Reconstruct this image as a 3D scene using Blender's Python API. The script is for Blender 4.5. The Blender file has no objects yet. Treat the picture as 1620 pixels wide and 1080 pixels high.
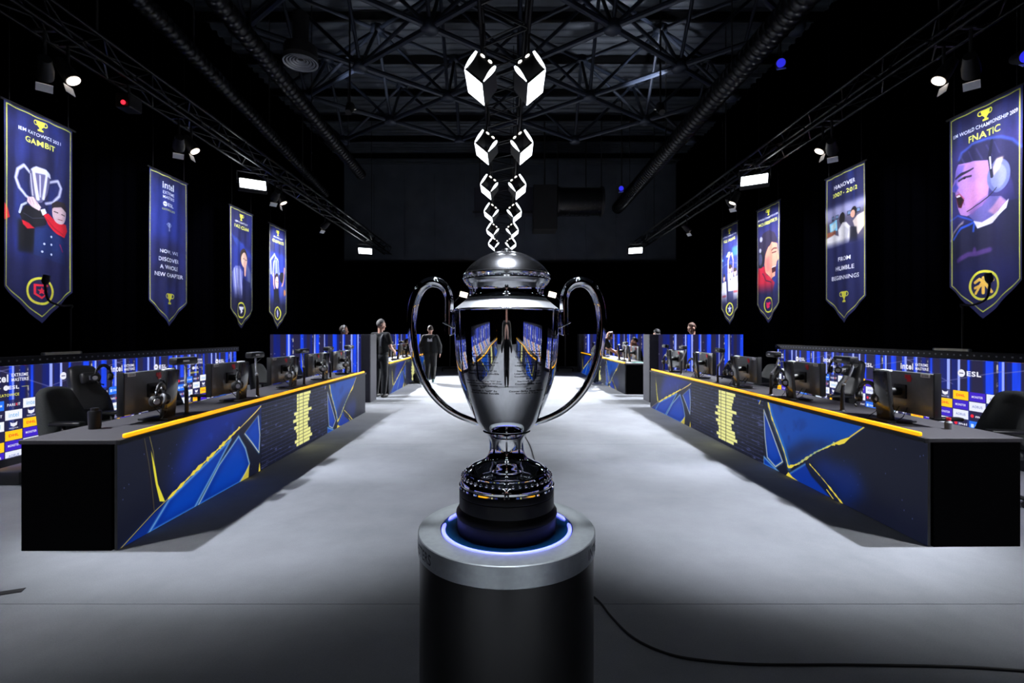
import bpy, bmesh, math, random
import numpy as np
from mathutils import Vector, Matrix

random.seed(7)
S = bpy.context.scene
COL = S.collection
PI = math.pi

# ------------------------------------------------------------------ camera, world, exposure
cam_d = bpy.data.cameras.new('camera')
cam = bpy.data.objects.new('camera', cam_d)
COL.objects.link(cam)
cam.location = (0, 0, 1.5)
cam.rotation_euler = (PI / 2, 0, 0)
cam_d.sensor_width = 36
cam_d.lens = 785 / 1620 * 36
cam_d.shift_x = 3 / 1620
cam_d.shift_y = -12 / 1620
cam_d.clip_start = 0.02
cam_d.dof.use_dof = True
cam_d.dof.focus_distance = 1.25
cam_d.dof.aperture_fstop = 9.5
S.camera = cam

world = bpy.data.worlds.new('world')
S.world = world
world.use_nodes = True
world.node_tree.nodes['Background'].inputs[0].default_value = (0.25, 0.3, 0.4, 1)
world.node_tree.nodes['Background'].inputs[1].default_value = 0.008

S.view_settings.view_transform = 'Standard'
S.view_settings.look = 'None'
S.view_settings.exposure = 0.0
S.view_settings.gamma = 1
S.view_settings.use_curve_mapping = False
try:
    S.cycles.use_denoising = True
    S.cycles.max_bounces = 8
    S.cycles.sample_clamp_indirect = 6
    S.cycles.caustics_reflective = False
    S.cycles.caustics_refractive = False
except Exception:
    pass

LAMP_GLOW = 4.6     # the white panels of the hanging lamps
FLOOD_GLOW = 9.0    # the flood light faces
FLOOD_W = 4200.0        # beam of each flood light
WASH_W = 2000.0         # floor wash lights over the desks
BANNER_SPOT_W = 620.0 # spot lights aimed at the banners
SCREEN_GLOW = 1.15    # video wall behind the players
FRONT_GLOW = 0.95     # video panels on the desk fronts


# ------------------------------------------------------------------ small helpers
def lin(c):
    return tuple(((v / 255) / 12.92 if v / 255 <= 0.04045 else ((v / 255 + 0.055) / 1.055) ** 2.4) for v in c)


def link(nt, a, ao, b, bi):
    nt.links.new(a.outputs[ao], b.inputs[bi])


def mat(name, col, rough=0.5, metal=0.0, vary=0.12, scale=30.0, bump=0.0, emit=None, glow=0.0, spec=0.5, coat=0.0):
    """principled material; colour and relief come from noise"""
    m = bpy.data.materials.new(name)
    m.use_nodes = True
    nt = m.node_tree
    p = nt.nodes['Principled BSDF']
    c = lin(col)
    p.inputs['Roughness'].default_value = rough
    p.inputs['Metallic'].default_value = metal
    p.inputs['Specular IOR Level'].default_value = spec
    p.inputs['Coat Weight'].default_value = coat
    if vary > 0 or bump > 0:
        tc = nt.nodes.new('ShaderNodeTexCoord')
        nz = nt.nodes.new('ShaderNodeTexNoise')
        nz.inputs['Scale'].default_value = scale
        nz.inputs['Detail'].default_value = 4
        link(nt, tc, 'Object', nz, 'Vector')
        r = nt.nodes.new('ShaderNodeValToRGB')
        r.color_ramp.elements[0].position = 0.3
        r.color_ramp.elements[1].position = 0.7
        r.color_ramp.elements[0].color = (*[v * (1 - vary) for v in c], 1)
        r.color_ramp.elements[1].color = (*[min(1, v * (1 + vary)) for v in c], 1)
        link(nt, nz, 'Fac', r, 'Fac')
        link(nt, r, 'Color', p, 'Base Color')
        if bump > 0:
            b = nt.nodes.new('ShaderNodeBump')
            b.inputs['Strength'].default_value = bump
            b.inputs['Distance'].default_value = 0.01
            link(nt, nz, 'Fac', b, 'Height')
            link(nt, b, 'Normal', p, 'Normal')
    else:
        p.inputs['Base Color'].default_value = (*c, 1)
    if emit is not None:
        p.inputs['Emission Color'].default_value = (*lin(emit), 1)
        p.inputs['Emission Strength'].default_value = glow
    return m


def print_mat(name, img, rough=0.6, glow=0.0, base=1.0, bump=0.0):
    """flat print or screen: picture on UV; glow > 0 for a lit screen"""
    m = bpy.data.materials.new(name)
    m.use_nodes = True
    nt = m.node_tree
    p = nt.nodes['Principled BSDF']
    t = nt.nodes.new('ShaderNodeTexImage')
    t.image = img
    mx = nt.nodes.new('ShaderNodeMix')
    mx.data_type = 'RGBA'
    mx.blend_type = 'MULTIPLY'
    mx.inputs[0].default_value = 1
    link(nt, t, 'Color', mx, 6)
    mx.inputs[7].default_value = (base, base, base, 1)
    nt.links.new(mx.outputs[2], p.inputs['Base Color'])
    p.inputs['Roughness'].default_value = rough
    if glow > 0:
        p.inputs['Specular IOR Level'].default_value = 0.12
        link(nt, t, 'Color', p, 'Emission Color')
        p.inputs['Emission Strength'].default_value = glow
    if bump > 0:
        nz = nt.nodes.new('ShaderNodeTexNoise')
        nz.inputs['Scale'].default_value = 400
        b = nt.nodes.new('ShaderNodeBump')
        b.inputs['Strength'].default_value = bump
        link(nt, nz, 'Fac', b, 'Height')
        link(nt, b, 'Normal', p, 'Normal')
    return m


def frame(d):
    d = Vector(d).normalized()
    a = Vector((0, 0, 1)) if abs(d.z) < 0.9 else Vector((1, 0, 0))
    u = d.cross(a).normalized()
    return d, u, d.cross(u).normalized()


def box(bm, c, s, rot=None, bevel=0.0):
    r = bmesh.ops.create_cube(bm, size=1.0)
    vs = r['verts']
    M = Matrix.Translation(c) @ ((rot.to_4x4() if rot else Matrix.Identity(4))) @ Matrix.Diagonal((*s, 1))
    bmesh.ops.transform(bm, matrix=M, verts=vs)
    if bevel > 0:
        es = list({e for v in vs for e in v.link_edges})
        bmesh.ops.bevel(bm, geom=es, offset=bevel, segments=2, affect='EDGES', profile=0.5)


def tube(bm, pts, radii, seg=12, caps=True):
    """swept tube with a rotation-minimising frame"""
    pts = [Vector(p) for p in pts]
    n = len(pts)
    if not hasattr(radii, '__len__'):
        radii = [radii] * n
    rings = []
    prev_u = None
    for i in range(n):
        if i == 0:
            d = pts[1] - pts[0]
        elif i == n - 1:
            d = pts[-1] - pts[-2]
        else:
            d = (pts[i + 1] - pts[i]).normalized() + (pts[i] - pts[i - 1]).normalized()
        d, u, v = frame(d)
        if prev_u is not None:
            u = (prev_u - d * prev_u.dot(d))
            u = u.normalized() if u.length > 1e-6 else frame(d)[1]
            v = d.cross(u)
        prev_u = u
        rings.append([bm.verts.new(pts[i] + (u * math.cos(2 * PI * k / seg) + v * math.sin(2 * PI * k / seg)) * radii[i]) for k in range(seg)])
    for a, b in zip(rings, rings[1:]):
        for k in range(seg):
            bm.faces.new((a[k], a[(k + 1) % seg], b[(k + 1) % seg], b[k]))
    if caps:
        bm.faces.new(list(reversed(rings[0])))
        bm.faces.new(rings[-1])


def lathe(bm, prof, seg=48, c=(0, 0, 0)):
    """surface of revolution from (radius, height) pairs, closed where the radius is 0"""
    rings = []
    for r, z in prof:
        if r < 1e-5:
            rings.append([bm.verts.new((c[0], c[1], c[2] + z))])
        else:
            rings.append([bm.verts.new((c[0] + r * math.cos(2 * PI * k / seg), c[1] + r * math.sin(2 * PI * k / seg), c[2] + z)) for k in range(seg)])
    for a, b in zip(rings, rings[1:]):
        for k in range(seg):
            q = [a[k % len(a)], a[(k + 1) % len(a)], b[(k + 1) % len(b)], b[k % len(b)]]
            q2 = []
            for v in q:
                if v not in q2:
                    q2.append(v)
            if len(q2) > 2:
                bm.faces.new(q2)


def ellipsoid(bm, c, r, rot=None, seg=16, rings=10):
    g = bmesh.ops.create_uvsphere(bm, u_segments=seg, v_segments=rings, radius=1.0)
    M = Matrix.Translation(c) @ (rot.to_4x4() if rot else Matrix.Identity(4)) @ Matrix.Diagonal((*r, 1))
    bmesh.ops.transform(bm, matrix=M, verts=g['verts'])
    return g['verts']


def prism(bm, poly, y0, y1):
    """polygon in x,z extruded along y"""
    a = [bm.verts.new((x, y0, z)) for x, z in poly]
    b = [bm.verts.new((x, y1, z)) for x, z in poly]
    n = len(poly)
    bm.faces.new(a)
    bm.faces.new(list(reversed(b)))
    for i in range(n):
        bm.faces.new((a[(i + 1) % n], a[i], b[i], b[(i + 1) % n]))


def quad_uv(bm, p, uv):
    """one quad with its own UV corners"""
    L = bm.loops.layers.uv.verify()
    f = bm.faces.new([bm.verts.new(v) for v in p])
    for l, t in zip(f.loops, uv):
        l[L].uv = t
    return f


def obj(name, bm, m, parent=None, smooth=None, loc=None, fix=True):
    me = bpy.data.meshes.new(name)
    if fix:
        bmesh.ops.recalc_face_normals(bm, faces=bm.faces)
    bm.to_mesh(me)
    bm.free()
    return obj_me(name, me, m, parent, smooth, loc)


def obj_me(name, me, m, parent=None, smooth=None, loc=None):
    if m is not None and not me.materials:
        me.materials.append(m)
    if smooth:
        me.polygons.foreach_set('use_smooth', [True] * len(me.polygons))
        if smooth is not True:
            try:
                me.set_sharp_from_angle(angle=smooth)
            except Exception:
                pass
    o = bpy.data.objects.new(name, me)
    COL.objects.link(o)
    if parent:
        o.parent = parent
    if loc:
        o.location = loc
    return o


SM = 0.7


def tag(o, label, cat, group=None, kind=None):
    o['label'] = label
    o['category'] = cat
    if group:
        o['group'] = group
    if kind:
        o['kind'] = kind
    return o


def thing(name, label, cat, loc=(0, 0, 0), rotz=0.0, group=None):
    o = bpy.data.objects.new(name, None)
    o.empty_display_size = 0.1
    COL.objects.link(o)
    o.location = loc
    o.rotation_euler = (0, 0, rotz)
    return tag(o, label, cat, group)


def struct(name, bm, m, parent=None, smooth=None):
    o = obj(name, bm, m, parent, smooth)
    if parent is None:
        o['kind'] = 'structure'
    return o


def dup(root, loc, rotz, label, group=None):
    """copy of a thing with copies of its parts and sub-parts"""
    def cp(o, par):
        c = o.copy()
        COL.objects.link(c)
        if par:
            c.parent = par
        for ch in list(o.children):
            cp(ch, c)
        return c
    r = cp(root, None)
    r.location = loc
    r.rotation_euler = (0, 0, rotz)
    r['label'] = label
    if group:
        r['group'] = group
    return r


def NB():
    return bmesh.new()


ORD = ['first', 'second', 'third', 'fourth', 'fifth', 'sixth', 'seventh']

# ------------------------------------------------------------------ print canvas (numpy), text shapes from the built-in font
_gl = {}


def glyphs(txt, bold=0.0):
    key = (txt, bold)
    if key in _gl:
        return _gl[key]
    cu = bpy.data.curves.new('lettering', 'FONT')
    cu.body = txt
    cu.size = 1.0
    cu.offset = bold
    cu.resolution_u = 3
    cu.space_character = 1.0 + bold * 4
    o = bpy.data.objects.new('lettering', cu)
    COL.objects.link(o)
    dg = bpy.context.evaluated_depsgraph_get()
    me = bpy.data.meshes.new_from_object(o.evaluated_get(dg))
    me.calc_loop_triangles()
    v = np.array([x.co[:2] for x in me.vertices]) if len(me.vertices) else np.zeros((0, 2))
    t = np.array([x.vertices[:] for x in me.loop_triangles]) if len(me.vertices) else np.zeros((0, 3), int)
    bpy.data.objects.remove(o)
    bpy.data.meshes.remove(me)
    bpy.data.curves.remove(cu)
    if len(v):
        v = v - v.min(0)
    _gl[key] = (v, t)
    return v, t


def text_bm(txt, cap, width=None, bold=0.0):
    """letter shapes of the given height, centred on x, as (verts, tris)"""
    v, t = glyphs(txt, bold)
    v = v.copy()
    if not len(v):
        return v, t
    k = cap / v[:, 1].max()
    kx = (width / v[:, 0].max()) if width else k
    v[:, 0] = v[:, 0] * kx - v[:, 0].max() * kx / 2
    v[:, 1] *= k
    return v, t


class Canvas:
    """x to the right, y down, both in metres"""

    def __init__(s, w, h, ppm, bg):
        s.W, s.H, s.k = int(w * ppm), int(h * ppm), ppm
        s.a = np.zeros((s.H, s.W, 3), np.float32)
        s.a[:] = np.array(bg, np.float32) / 255
        yy, xx = np.mgrid[0:s.H, 0:s.W]
        s.X, s.Y = (xx + 0.5) / ppm, (yy + 0.5) / ppm

    def blend(s, sl, m, col, alpha=1.0):
        c = np.array(col, np.float32) / 255
        s.a[sl] = s.a[sl] * (1 - m[..., None] * alpha) + c * m[..., None] * alpha

    def field(s, m, col, alpha=1.0):
        s.blend((slice(None), slice(None)), np.clip(m, 0, 1).astype(np.float32), col, alpha)

    def _bb(s, x0, x1, y0, y1, pad=2):
        i0, i1 = max(0, int(x0 * s.k) - pad), min(s.W, int(x1 * s.k) + pad + 1)
        j0, j1 = max(0, int(y0 * s.k) - pad), min(s.H, int(y1 * s.k) + pad + 1)
        return i0, i1, j0, j1

    def _grid(s, bb, ss):
        i0, i1, j0, j1 = bb
        x = (np.arange((i1 - i0) * ss) + 0.5) / ss + i0
        y = (np.arange((j1 - j0) * ss) + 0.5) / ss + j0
        return np.meshgrid(x / s.k, y / s.k)

    def _down(s, m, ss):
        h, w = m.shape
        return m.reshape(h // ss, ss, w // ss, ss).mean((1, 3)).astype(np.float32)

    def poly(s, pts, col, alpha=1.0, soft=0.0):
        p = np.array(pts, float)
        pad = 2 + int(soft * s.k * 3)
        bb = s._bb(p[:, 0].min(), p[:, 0].max(), p[:, 1].min(), p[:, 1].max(), pad)
        if bb[1] <= bb[0] or bb[3] <= bb[2]:
            return
        gx, gy = s._grid(bb, 2)
        ins = np.zeros(gx.shape, bool)
        n = len(p)
        for i in range(n):
            x1, y1 = p[i]
            x2, y2 = p[(i + 1) % n]
            if y1 == y2:
                continue
            c = ((y1 > gy) != (y2 > gy)) & (gx < (x2 - x1) * (gy - y1) / (y2 - y1) + x1)
            ins ^= c
        m = s._down(ins, 2)
        if soft > 0:
            m = blur(m, soft * s.k)
        s.blend((slice(bb[2], bb[3]), slice(bb[0], bb[1])), m, col, alpha)

    def stroke(s, pts, w, col, alpha=1.0, soft=0.0):
        p = np.array(pts, float)
        r = (w if np.isscalar(w) else max(w)) / 2 + soft
        bb = s._bb(p[:, 0].min() - r, p[:, 0].max() + r, p[:, 1].min() - r, p[:, 1].max() + r)
        if bb[1] <= bb[0] or bb[3] <= bb[2]:
            return
        gx, gy = s._grid(bb, 1)
        best = np.full(gx.shape, 1e9)
        for i, ((x1, y1), (x2, y2)) in enumerate(zip(p[:-1], p[1:])):
            dx, dy = x2 - x1, y2 - y1
            L = dx * dx + dy * dy + 1e-12
            t = np.clip(((gx - x1) * dx + (gy - y1) * dy) / L, 0, 1)
            if np.isscalar(w):
                hw = w / 2
            else:
                hw = (w[i] * (1 - t) + w[i + 1] * t) / 2
            best = np.minimum(best, np.hypot(gx - x1 - t * dx, gy - y1 - t * dy) - hw)
        e = max(soft, 0.6 / s.k)
        m = np.clip(0.5 - best / (2 * e), 0, 1).astype(np.float32)
        s.blend((slice(bb[2], bb[3]), slice(bb[0], bb[1])), m, col, alpha)

    def oval(s, c, rx, ry, col, alpha=1.0, soft=0.0, ring=None):
        bb = s._bb(c[0] - rx * 1.5, c[0] + rx * 1.5, c[1] - ry * 1.5, c[1] + ry * 1.5)
        if bb[1] <= bb[0] or bb[3] <= bb[2]:
            return
        gx, gy = s._grid(bb, 1)
        d = (np.hypot((gx - c[0]) / rx, (gy - c[1]) / ry) - 1) * min(rx, ry)
        if ring:
            d = np.abs(d) - ring / 2
        e = max(soft, 0.6 / s.k)
        m = np.clip(0.5 - d / (2 * e), 0, 1).astype(np.float32)
        s.blend((slice(bb[2], bb[3]), slice(bb[0], bb[1])), m, col, alpha)

    def rect(s, x0, y0, x1, y1, col, alpha=1.0, soft=0.0):
        s.poly([(x0, y0), (x1, y0), (x1, y1), (x0, y1)], col, alpha, soft)

    def text(s, txt, cx, cy, cap, col, width=None, bold=0.0, alpha=1.0):
        v, t = text_bm(txt, cap, width, bold)
        if not len(v):
            return
        P = np.stack([v[:, 0] + cx, cy + cap / 2 - v[:, 1]], 1)
        bb = s._bb(P[:, 0].min(), P[:, 0].max(), P[:, 1].min(), P[:, 1].max())
        if bb[1] <= bb[0] or bb[3] <= bb[2]:
            return
        ss = 3
        i0, i1, j0, j1 = bb
        m = np.zeros(((j1 - j0) * ss, (i1 - i0) * ss), bool)
        Q = np.stack([(P[:, 0] * s.k - i0) * ss, (P[:, 1] * s.k - j0) * ss], 1)
        for a, b, c in t:
            q = Q[[a, b, c]]
            lo = np.maximum(np.floor(q.min(0)).astype(int), 0)
            hi = np.minimum(np.ceil(q.max(0)).astype(int) + 1, (m.shape[1], m.shape[0]))
            if (hi <= lo).any():
                continue
            gx, gy = np.meshgrid(np.arange(lo[0], hi[0]) + 0.5, np.arange(lo[1], hi[1]) + 0.5)
            def e(u, w):
                return (w[0] - u[0]) * (gy - u[1]) - (w[1] - u[1]) * (gx - u[0])
            e1, e2, e3 = e(q[0], q[1]), e(q[1], q[2]), e(q[2], q[0])
            m[lo[1]:hi[1], lo[0]:hi[0]] |= ((e1 >= 0) & (e2 >= 0) & (e3 >= 0)) | ((e1 <= 0) & (e2 <= 0) & (e3 <= 0))
        s.blend((slice(j0, j1), slice(i0, i1)), s._down(m, ss), col, alpha)

    def noise(s, cell, amp, seed):
        """soft noise over the canvas, multiplied in"""
        s.a *= (1 + amp * (vnoise(s.X / cell, s.Y / cell, seed) - 0.5))[..., None]

    def image(s, name):
        a = np.clip(s.a, 0, 1)[::-1]
        im = bpy.data.images.new(name, s.W, s.H, alpha=False)
        full = np.ones((s.H, s.W, 4), np.float32)
        full[..., :3] = a
        im.pixels.foreach_set(full.ravel())
        im.update()
        im.pack()
        return im


def blur(m, sig):
    r = max(1, int(sig))
    for ax in (0, 1):
        for _ in range(2):
            c = np.cumsum(np.pad(m, [(r + 1, r) if i == ax else (0, 0) for i in (0, 1)], mode='edge'), axis=ax)
            n = m.shape[ax]
            m = ((np.take(c, np.arange(2 * r + 1, 2 * r + 1 + n), ax) - np.take(c, np.arange(0, n), ax)) / (2 * r + 1)).astype(np.float32)
    return m


def vnoise(x, y, seed):
    rs = np.random.RandomState(seed)
    T = rs.rand(64, 64)
    out = 0
    amp = 0.5
    for o in range(4):
        xi, yi = np.floor(x).astype(int), np.floor(y).astype(int)
        fx, fy = x - xi, y - yi
        fx, fy = fx * fx * (3 - 2 * fx), fy * fy * (3 - 2 * fy)
        g = lambda a, b: T[(yi + b) % 64, (xi + a) % 64]
        out = out + amp * ((g(0, 0) * (1 - fx) + g(1, 0) * fx) * (1 - fy) + (g(0, 1) * (1 - fx) + g(1, 1) * fx) * fy)
        amp *= 0.5
        x, y = x * 2 + 7.3, y * 2 + 3.1
    return out


def P(*v):
    return list(zip(v[::2], v[1::2]))


# ------------------------------------------------------------------ materials
M_chrome = mat('polished silver', (232, 234, 238), 0.035, 1.0, 0.02, 6)
M_base = mat('black trophy base', (4, 4, 5), 0.42, 0, 0.1, 20, spec=0.15)
M_satin = mat('satin silver', (226, 229, 232), 0.42, 1.0, 0.04, 14)
M_lid = mat('polished silver lid', (230, 232, 236), 0.15, 1.0, 0.02, 6)
M_black_gloss = mat('black lacquer', (4, 4, 5), 0.3, 0, 0.1, 20, spec=0.35)
M_black = mat('matt black paint', (14, 14, 16), 0.65, 0, 0.15, 25)
M_desk_end = mat('black desk board', (3, 3, 4), 0.9, 0, 0.2, 12, spec=0.02)
M_curtain = mat('black stage curtain', (1, 1, 2), 0.95, 0, 0.2, 8, spec=0.0)
M_panel_dark = mat('dark grey panel', (44, 44, 56), 0.55, 0, 0.1, 14)
M_alu = mat('brushed aluminium', (150, 156, 158), 0.38, 0.85, 0.08, 60)
M_blueplate = mat('dark blue glass plate', (10, 48, 84), 0.14, 0, 0.1, 10, coat=0.4)
M_led_blue = mat('blue light ring', (120, 130, 255), 0.4, 0, 0, emit=(104, 108, 255), glow=2.2)
M_rail = mat('yellow light rail', (255, 190, 20), 0.4, 0, 0, emit=(255, 178, 10), glow=1.0)
M_table = mat('charcoal desk top', (52, 50, 54), 0.6, 0, 0.12, 40)
M_chairfab = mat('black mesh fabric', (62, 65, 66), 0.85, 0, 0.15, 90, bump=0.1)
M_chairlea = mat('black leatherette', (46, 46, 48), 0.45, 0, 0.12, 40)
M_plastic = mat('black plastic', (20, 20, 22), 0.4, 0, 0.1, 40)
M_greyplas = mat('grey plastic', (120, 122, 128), 0.35, 0, 0.08, 40)
M_monitor = mat('graphite plastic', (104, 107, 112), 0.32, 0, 0.06, 30, coat=0.2)
M_column = mat('glossy black column', (40, 40, 42), 0.22, 0, 0.06, 30, coat=0.3)
M_red = mat('red mark', (225, 30, 50), 0.4, 0, 0.05)
M_white = mat('white print', (235, 235, 238), 0.5, 0, 0.03)
M_silverp = mat('silver plastic', (190, 192, 198), 0.25, 0.6, 0.05)
M_steel = mat('painted steel', (28, 35, 48), 0.5, 0.3, 0.2, 5)
M_truss = mat('black truss tube', (6, 6, 7), 0.3, 0.4, 0.15, 10)
M_roof = mat('corrugated roof sheet', (62, 67, 74), 0.5, 0.4, 0.3, 1.5)
M_duct = mat('galvanised duct', (24, 25, 27), 0.28, 0.6, 0.25, 6)
M_lampbody = mat('black lamp body', (8, 8, 9), 0.5, 0, 0.1)
M_lamp = mat('white lamp panel', (255, 255, 255), 0.5, 0, 0, emit=(243, 248, 255), glow=LAMP_GLOW)
M_lampdot = mat('white lamp strip', (255, 255, 255), 0.5, 0, 0, emit=(255, 246, 235), glow=LAMP_GLOW * 0.8)
M_flood = mat('white flood face', (255, 255, 255), 0.5, 0, 0, emit=(240, 248, 255), glow=FLOOD_GLOW)
M_spotface = mat('lit spot lens', (255, 255, 255), 0.5, 0, 0, emit=(255, 238, 220), glow=3.0)
M_hotlens = mat('bright trophy spot lens', (255, 255, 255), 0.5, 0, 0, emit=(236, 244, 255), glow=5.0)
M_flap_litpaint = mat('metal flap painted lit white', (240, 243, 248), 0.35, 0.0, 0.05)  # lamplight on the barn door is put into its white colour
M_blueled = mat('blue lamp lens', (60, 60, 255), 0.5, 0, 0, emit=(50, 50, 255), glow=0.7)
M_redled = mat('red status light', (255, 60, 60), 0.5, 0, 0, emit=(255, 40, 60), glow=2.0)
M_tube = mat('white tube', (230, 225, 205), 0.4, 0, 0.02)
M_skin = mat('skin', (214, 164, 142), 0.55, 0, 0.06, 20)
M_engrave = mat('black engraving', (12, 12, 12), 0.7, 0, 0.05)
M_letter = mat('dark grey lettering', (52, 56, 60), 0.6, 0, 0.05)
M_cable = mat('black cable', (12, 12, 12), 0.6, 0, 0.1)
M_yellow = mat('yellow green cloth', (196, 206, 90), 0.8, 0, 0.15, 30)
M_wallgrey = mat('dark grey wall', (74, 80, 90), 0.8, 0, 0.2, 1.2)


def carpet_mat():
    m = bpy.data.materials.new('grey event carpet')
    m.use_nodes = True
    nt = m.node_tree
    p = nt.nodes['Principled BSDF']
    p.inputs['Roughness'].default_value = 0.9
    p.inputs['Specular IOR Level'].default_value = 0.15
    tc = nt.nodes.new('ShaderNodeTexCoord')
    big = nt.nodes.new('ShaderNodeTexNoise')
    big.inputs['Scale'].default_value = 1.1
    big.inputs['Detail'].default_value = 6
    big.inputs['Roughness'].default_value = 0.65
    fine = nt.nodes.new('ShaderNodeTexNoise')
    fine.inputs['Scale'].default_value = 140
    fine.inputs['Detail'].default_value = 3
    link(nt, tc, 'Object', big, 'Vector')
    link(nt, tc, 'Object', fine, 'Vector')
    r = nt.nodes.new('ShaderNodeValToRGB')
    r.color_ramp.elements[0].position = 0.25
    r.color_ramp.elements[1].position = 0.75
    r.color_ramp.elements[0].color = (*lin((130, 133, 138)), 1)
    r.color_ramp.elements[1].color = (*lin((156, 159, 165)), 1)
    link(nt, big, 'Fac', r, 'Fac')
    r2 = nt.nodes.new('ShaderNodeValToRGB')
    r2.color_ramp.elements[0].position = 0.3
    r2.color_ramp.elements[1].position = 0.7
    r2.color_ramp.elements[0].color = (0.88, 0.88, 0.88, 1)
    r2.color_ramp.elements[1].color = (1, 1, 1, 1)
    link(nt, fine, 'Fac', r2, 'Fac')
    mx = nt.nodes.new('ShaderNodeMix')
    mx.data_type = 'RGBA'
    mx.blend_type = 'MULTIPLY'
    mx.inputs[0].default_value = 1
    link(nt, r, 'Color', mx, 6)
    link(nt, r2, 'Color', mx, 7)
    nt.links.new(mx.outputs[2], p.inputs['Base Color'])
    b = nt.nodes.new('ShaderNodeBump')
    b.inputs['Strength'].default_value = 0.08
    b.inputs['Distance'].default_value = 0.004
    link(nt, fine, 'Fac', b, 'Height')
    link(nt, b, 'Normal', p, 'Normal')
    return m


M_carpet = carpet_mat()

# ------------------------------------------------------------------ the hall
XL, XR, YB, YF, HC = -7.7, 7.7, 23.0, -9.0, 9.4
bm = NB()
box(bm, (0, (YB + YF) / 2, -0.07), (XR - XL + 0.6, YB - YF + 0.6, 0.12))
floor = struct('floor', bm, M_black)
y0 = YF
for y1 in (-1.24, 2.757, 6.76, 10.76, 14.76, 18.76, YB):
    bm = NB()
    box(bm, (0, (y0 + y1) / 2, -0.005), (XR - XL, y1 - y0 - 0.005, 0.01))
    obj('carpet_strip', bm, M_carpet, floor)
    y0 = y1


def curtain(name, p0, p1, h, amp=0.05, wave=0.35):
    bm = NB()
    p0, p1 = Vector((*p0, 0)), Vector((*p1, 0))
    L = (p1 - p0).length
    d = (p1 - p0) / L
    nrm = Vector((-d.y, d.x, 0))
    n = int(L / wave * 6)
    rows = []
    for i in range(n + 1):
        t = i / n * L
        q = p0 + d * t + nrm * (amp * math.sin(2 * PI * t / wave) + 0.4 * amp * math.sin(2.3 * t))
        rows.append((bm.verts.new(q), bm.verts.new(q + Vector((0, 0, h)))))
    for a, b in zip(rows, rows[1:]):
        bm.faces.new((a[0], b[0], b[1], a[1]))
    return struct(name, bm, M_curtain, None, True)


curtain('wall_left', (XL, YF), (XL, YB), HC)
curtain('wall_right', (XR, YB), (XR, YF), HC)
curtain('wall_front', (XR, YF), (XL, YF), HC)
bm = NB()
box(bm, (0, YB + 0.1, HC / 2), (XR - XL, 0.1, HC))
wb = struct('wall_back', bm, M_wallgrey)
for x in np.arange(-7, 7.5, 1.4):
    bm = NB()
    box(bm, (x, YB + 0.035, 6.9), (1.36, 0.03, 4.0), None, 0.006)
    obj('panel', bm, M_wallgrey, wb)
bm = NB()
box(bm, (0, YB + 0.0, 4.85), (XR - XL, 0.12, 0.1))
struct('trim_1', bm, M_black)
curtain('wall_drape', (XL, YB - 0.2), (XR, YB - 0.2), 4.8, 0.07, 0.5)

# corrugated roof
bm = NB()
cols = np.linspace(XL, XR, 3)
prev = None
yy = np.arange(YF, YB + 0.01, 0.05)
for y in yy:
    z = HC + 0.045 * math.sin(2 * PI * y / 0.3)
    row = [bm.verts.new((x, y, z)) for x in cols]
    if prev:
        for i in range(2):
            bm.faces.new((prev[i], prev[i + 1], row[i + 1], row[i]))
    prev = row
ceil = struct('ceiling', bm, M_roof, None, True)
for y in np.arange(4.5, 22, 1.9):
    bm = NB()
    box(bm, (0, y, HC - 0.17), (XR - XL - 0.2, 0.09, 0.2))
    obj('purlin', bm, M_truss, ceil)

# space frame under the roof
sf = thing('space_frame', 'blue grey steel space frame of struts and round nodes under the corrugated roof', 'roof frame', (0, 9.6, 7.0))
bm = NB()
tube(bm, [(0, 0, 0), (0, 0, 1)], [0.055, 0.055], 8)
strut_me = bpy.data.meshes.new('strut')
bm.to_mesh(strut_me)
bm.free()
bm = NB()
lathe(bm, [(0, -0.09), (0.14, -0.09), (0.17, -0.05), (0.17, 0.05), (0.14, 0.09), (0, 0.09)], 8)
node_me = bpy.data.meshes.new('node')
bm.to_mesh(node_me)
bm.free()


def strut(a, b, r=1.0):
    a, b = Vector(a), Vector(b)
    d = b - a
    o = obj_me('strut', strut_me, M_steel, sf)
    o.matrix_local = Matrix.Translation(a) @ d.to_track_quat('Z', 'Y').to_matrix().to_4x4() @ Matrix.Diagonal((r, r, d.length, 1))


e1, e2 = Vector((1.64, 1.3, 0)), Vector((1.64, -1.3, 0))
low, upp = {}, {}
for i in range(-6, 7):
    for j in range(-6, 7):
        p = e1 * i + e2 * j + Vector((0.2, 0.6, 0))
        if abs(p.x) < 6.3 and -4.0 < p.y < 4.6:
            low[i, j] = p
        q = p + (e1 + e2) / 2 + Vector((0, 0, 1.55))
        if abs(q.x) < 6.5 and -4.2 < q.y < 5.2:
            upp[i, j] = q
for d_, top in ((low, 0), (upp, 1)):
    for (i, j), p in d_.items():
        o = obj_me('node', node_me, M_steel, sf, True, tuple(p))
        for k in ((i + 1, j), (i, j + 1)):
            if k in d_:
                strut(p, d_[k], 0.8 if top else 1.0)
for (i, j), q in upp.items():
    for k in ((i, j), (i + 1, j), (i, j + 1), (i + 1, j + 1)):
        if k in low:
            strut(q, low[k], 0.7)


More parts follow.
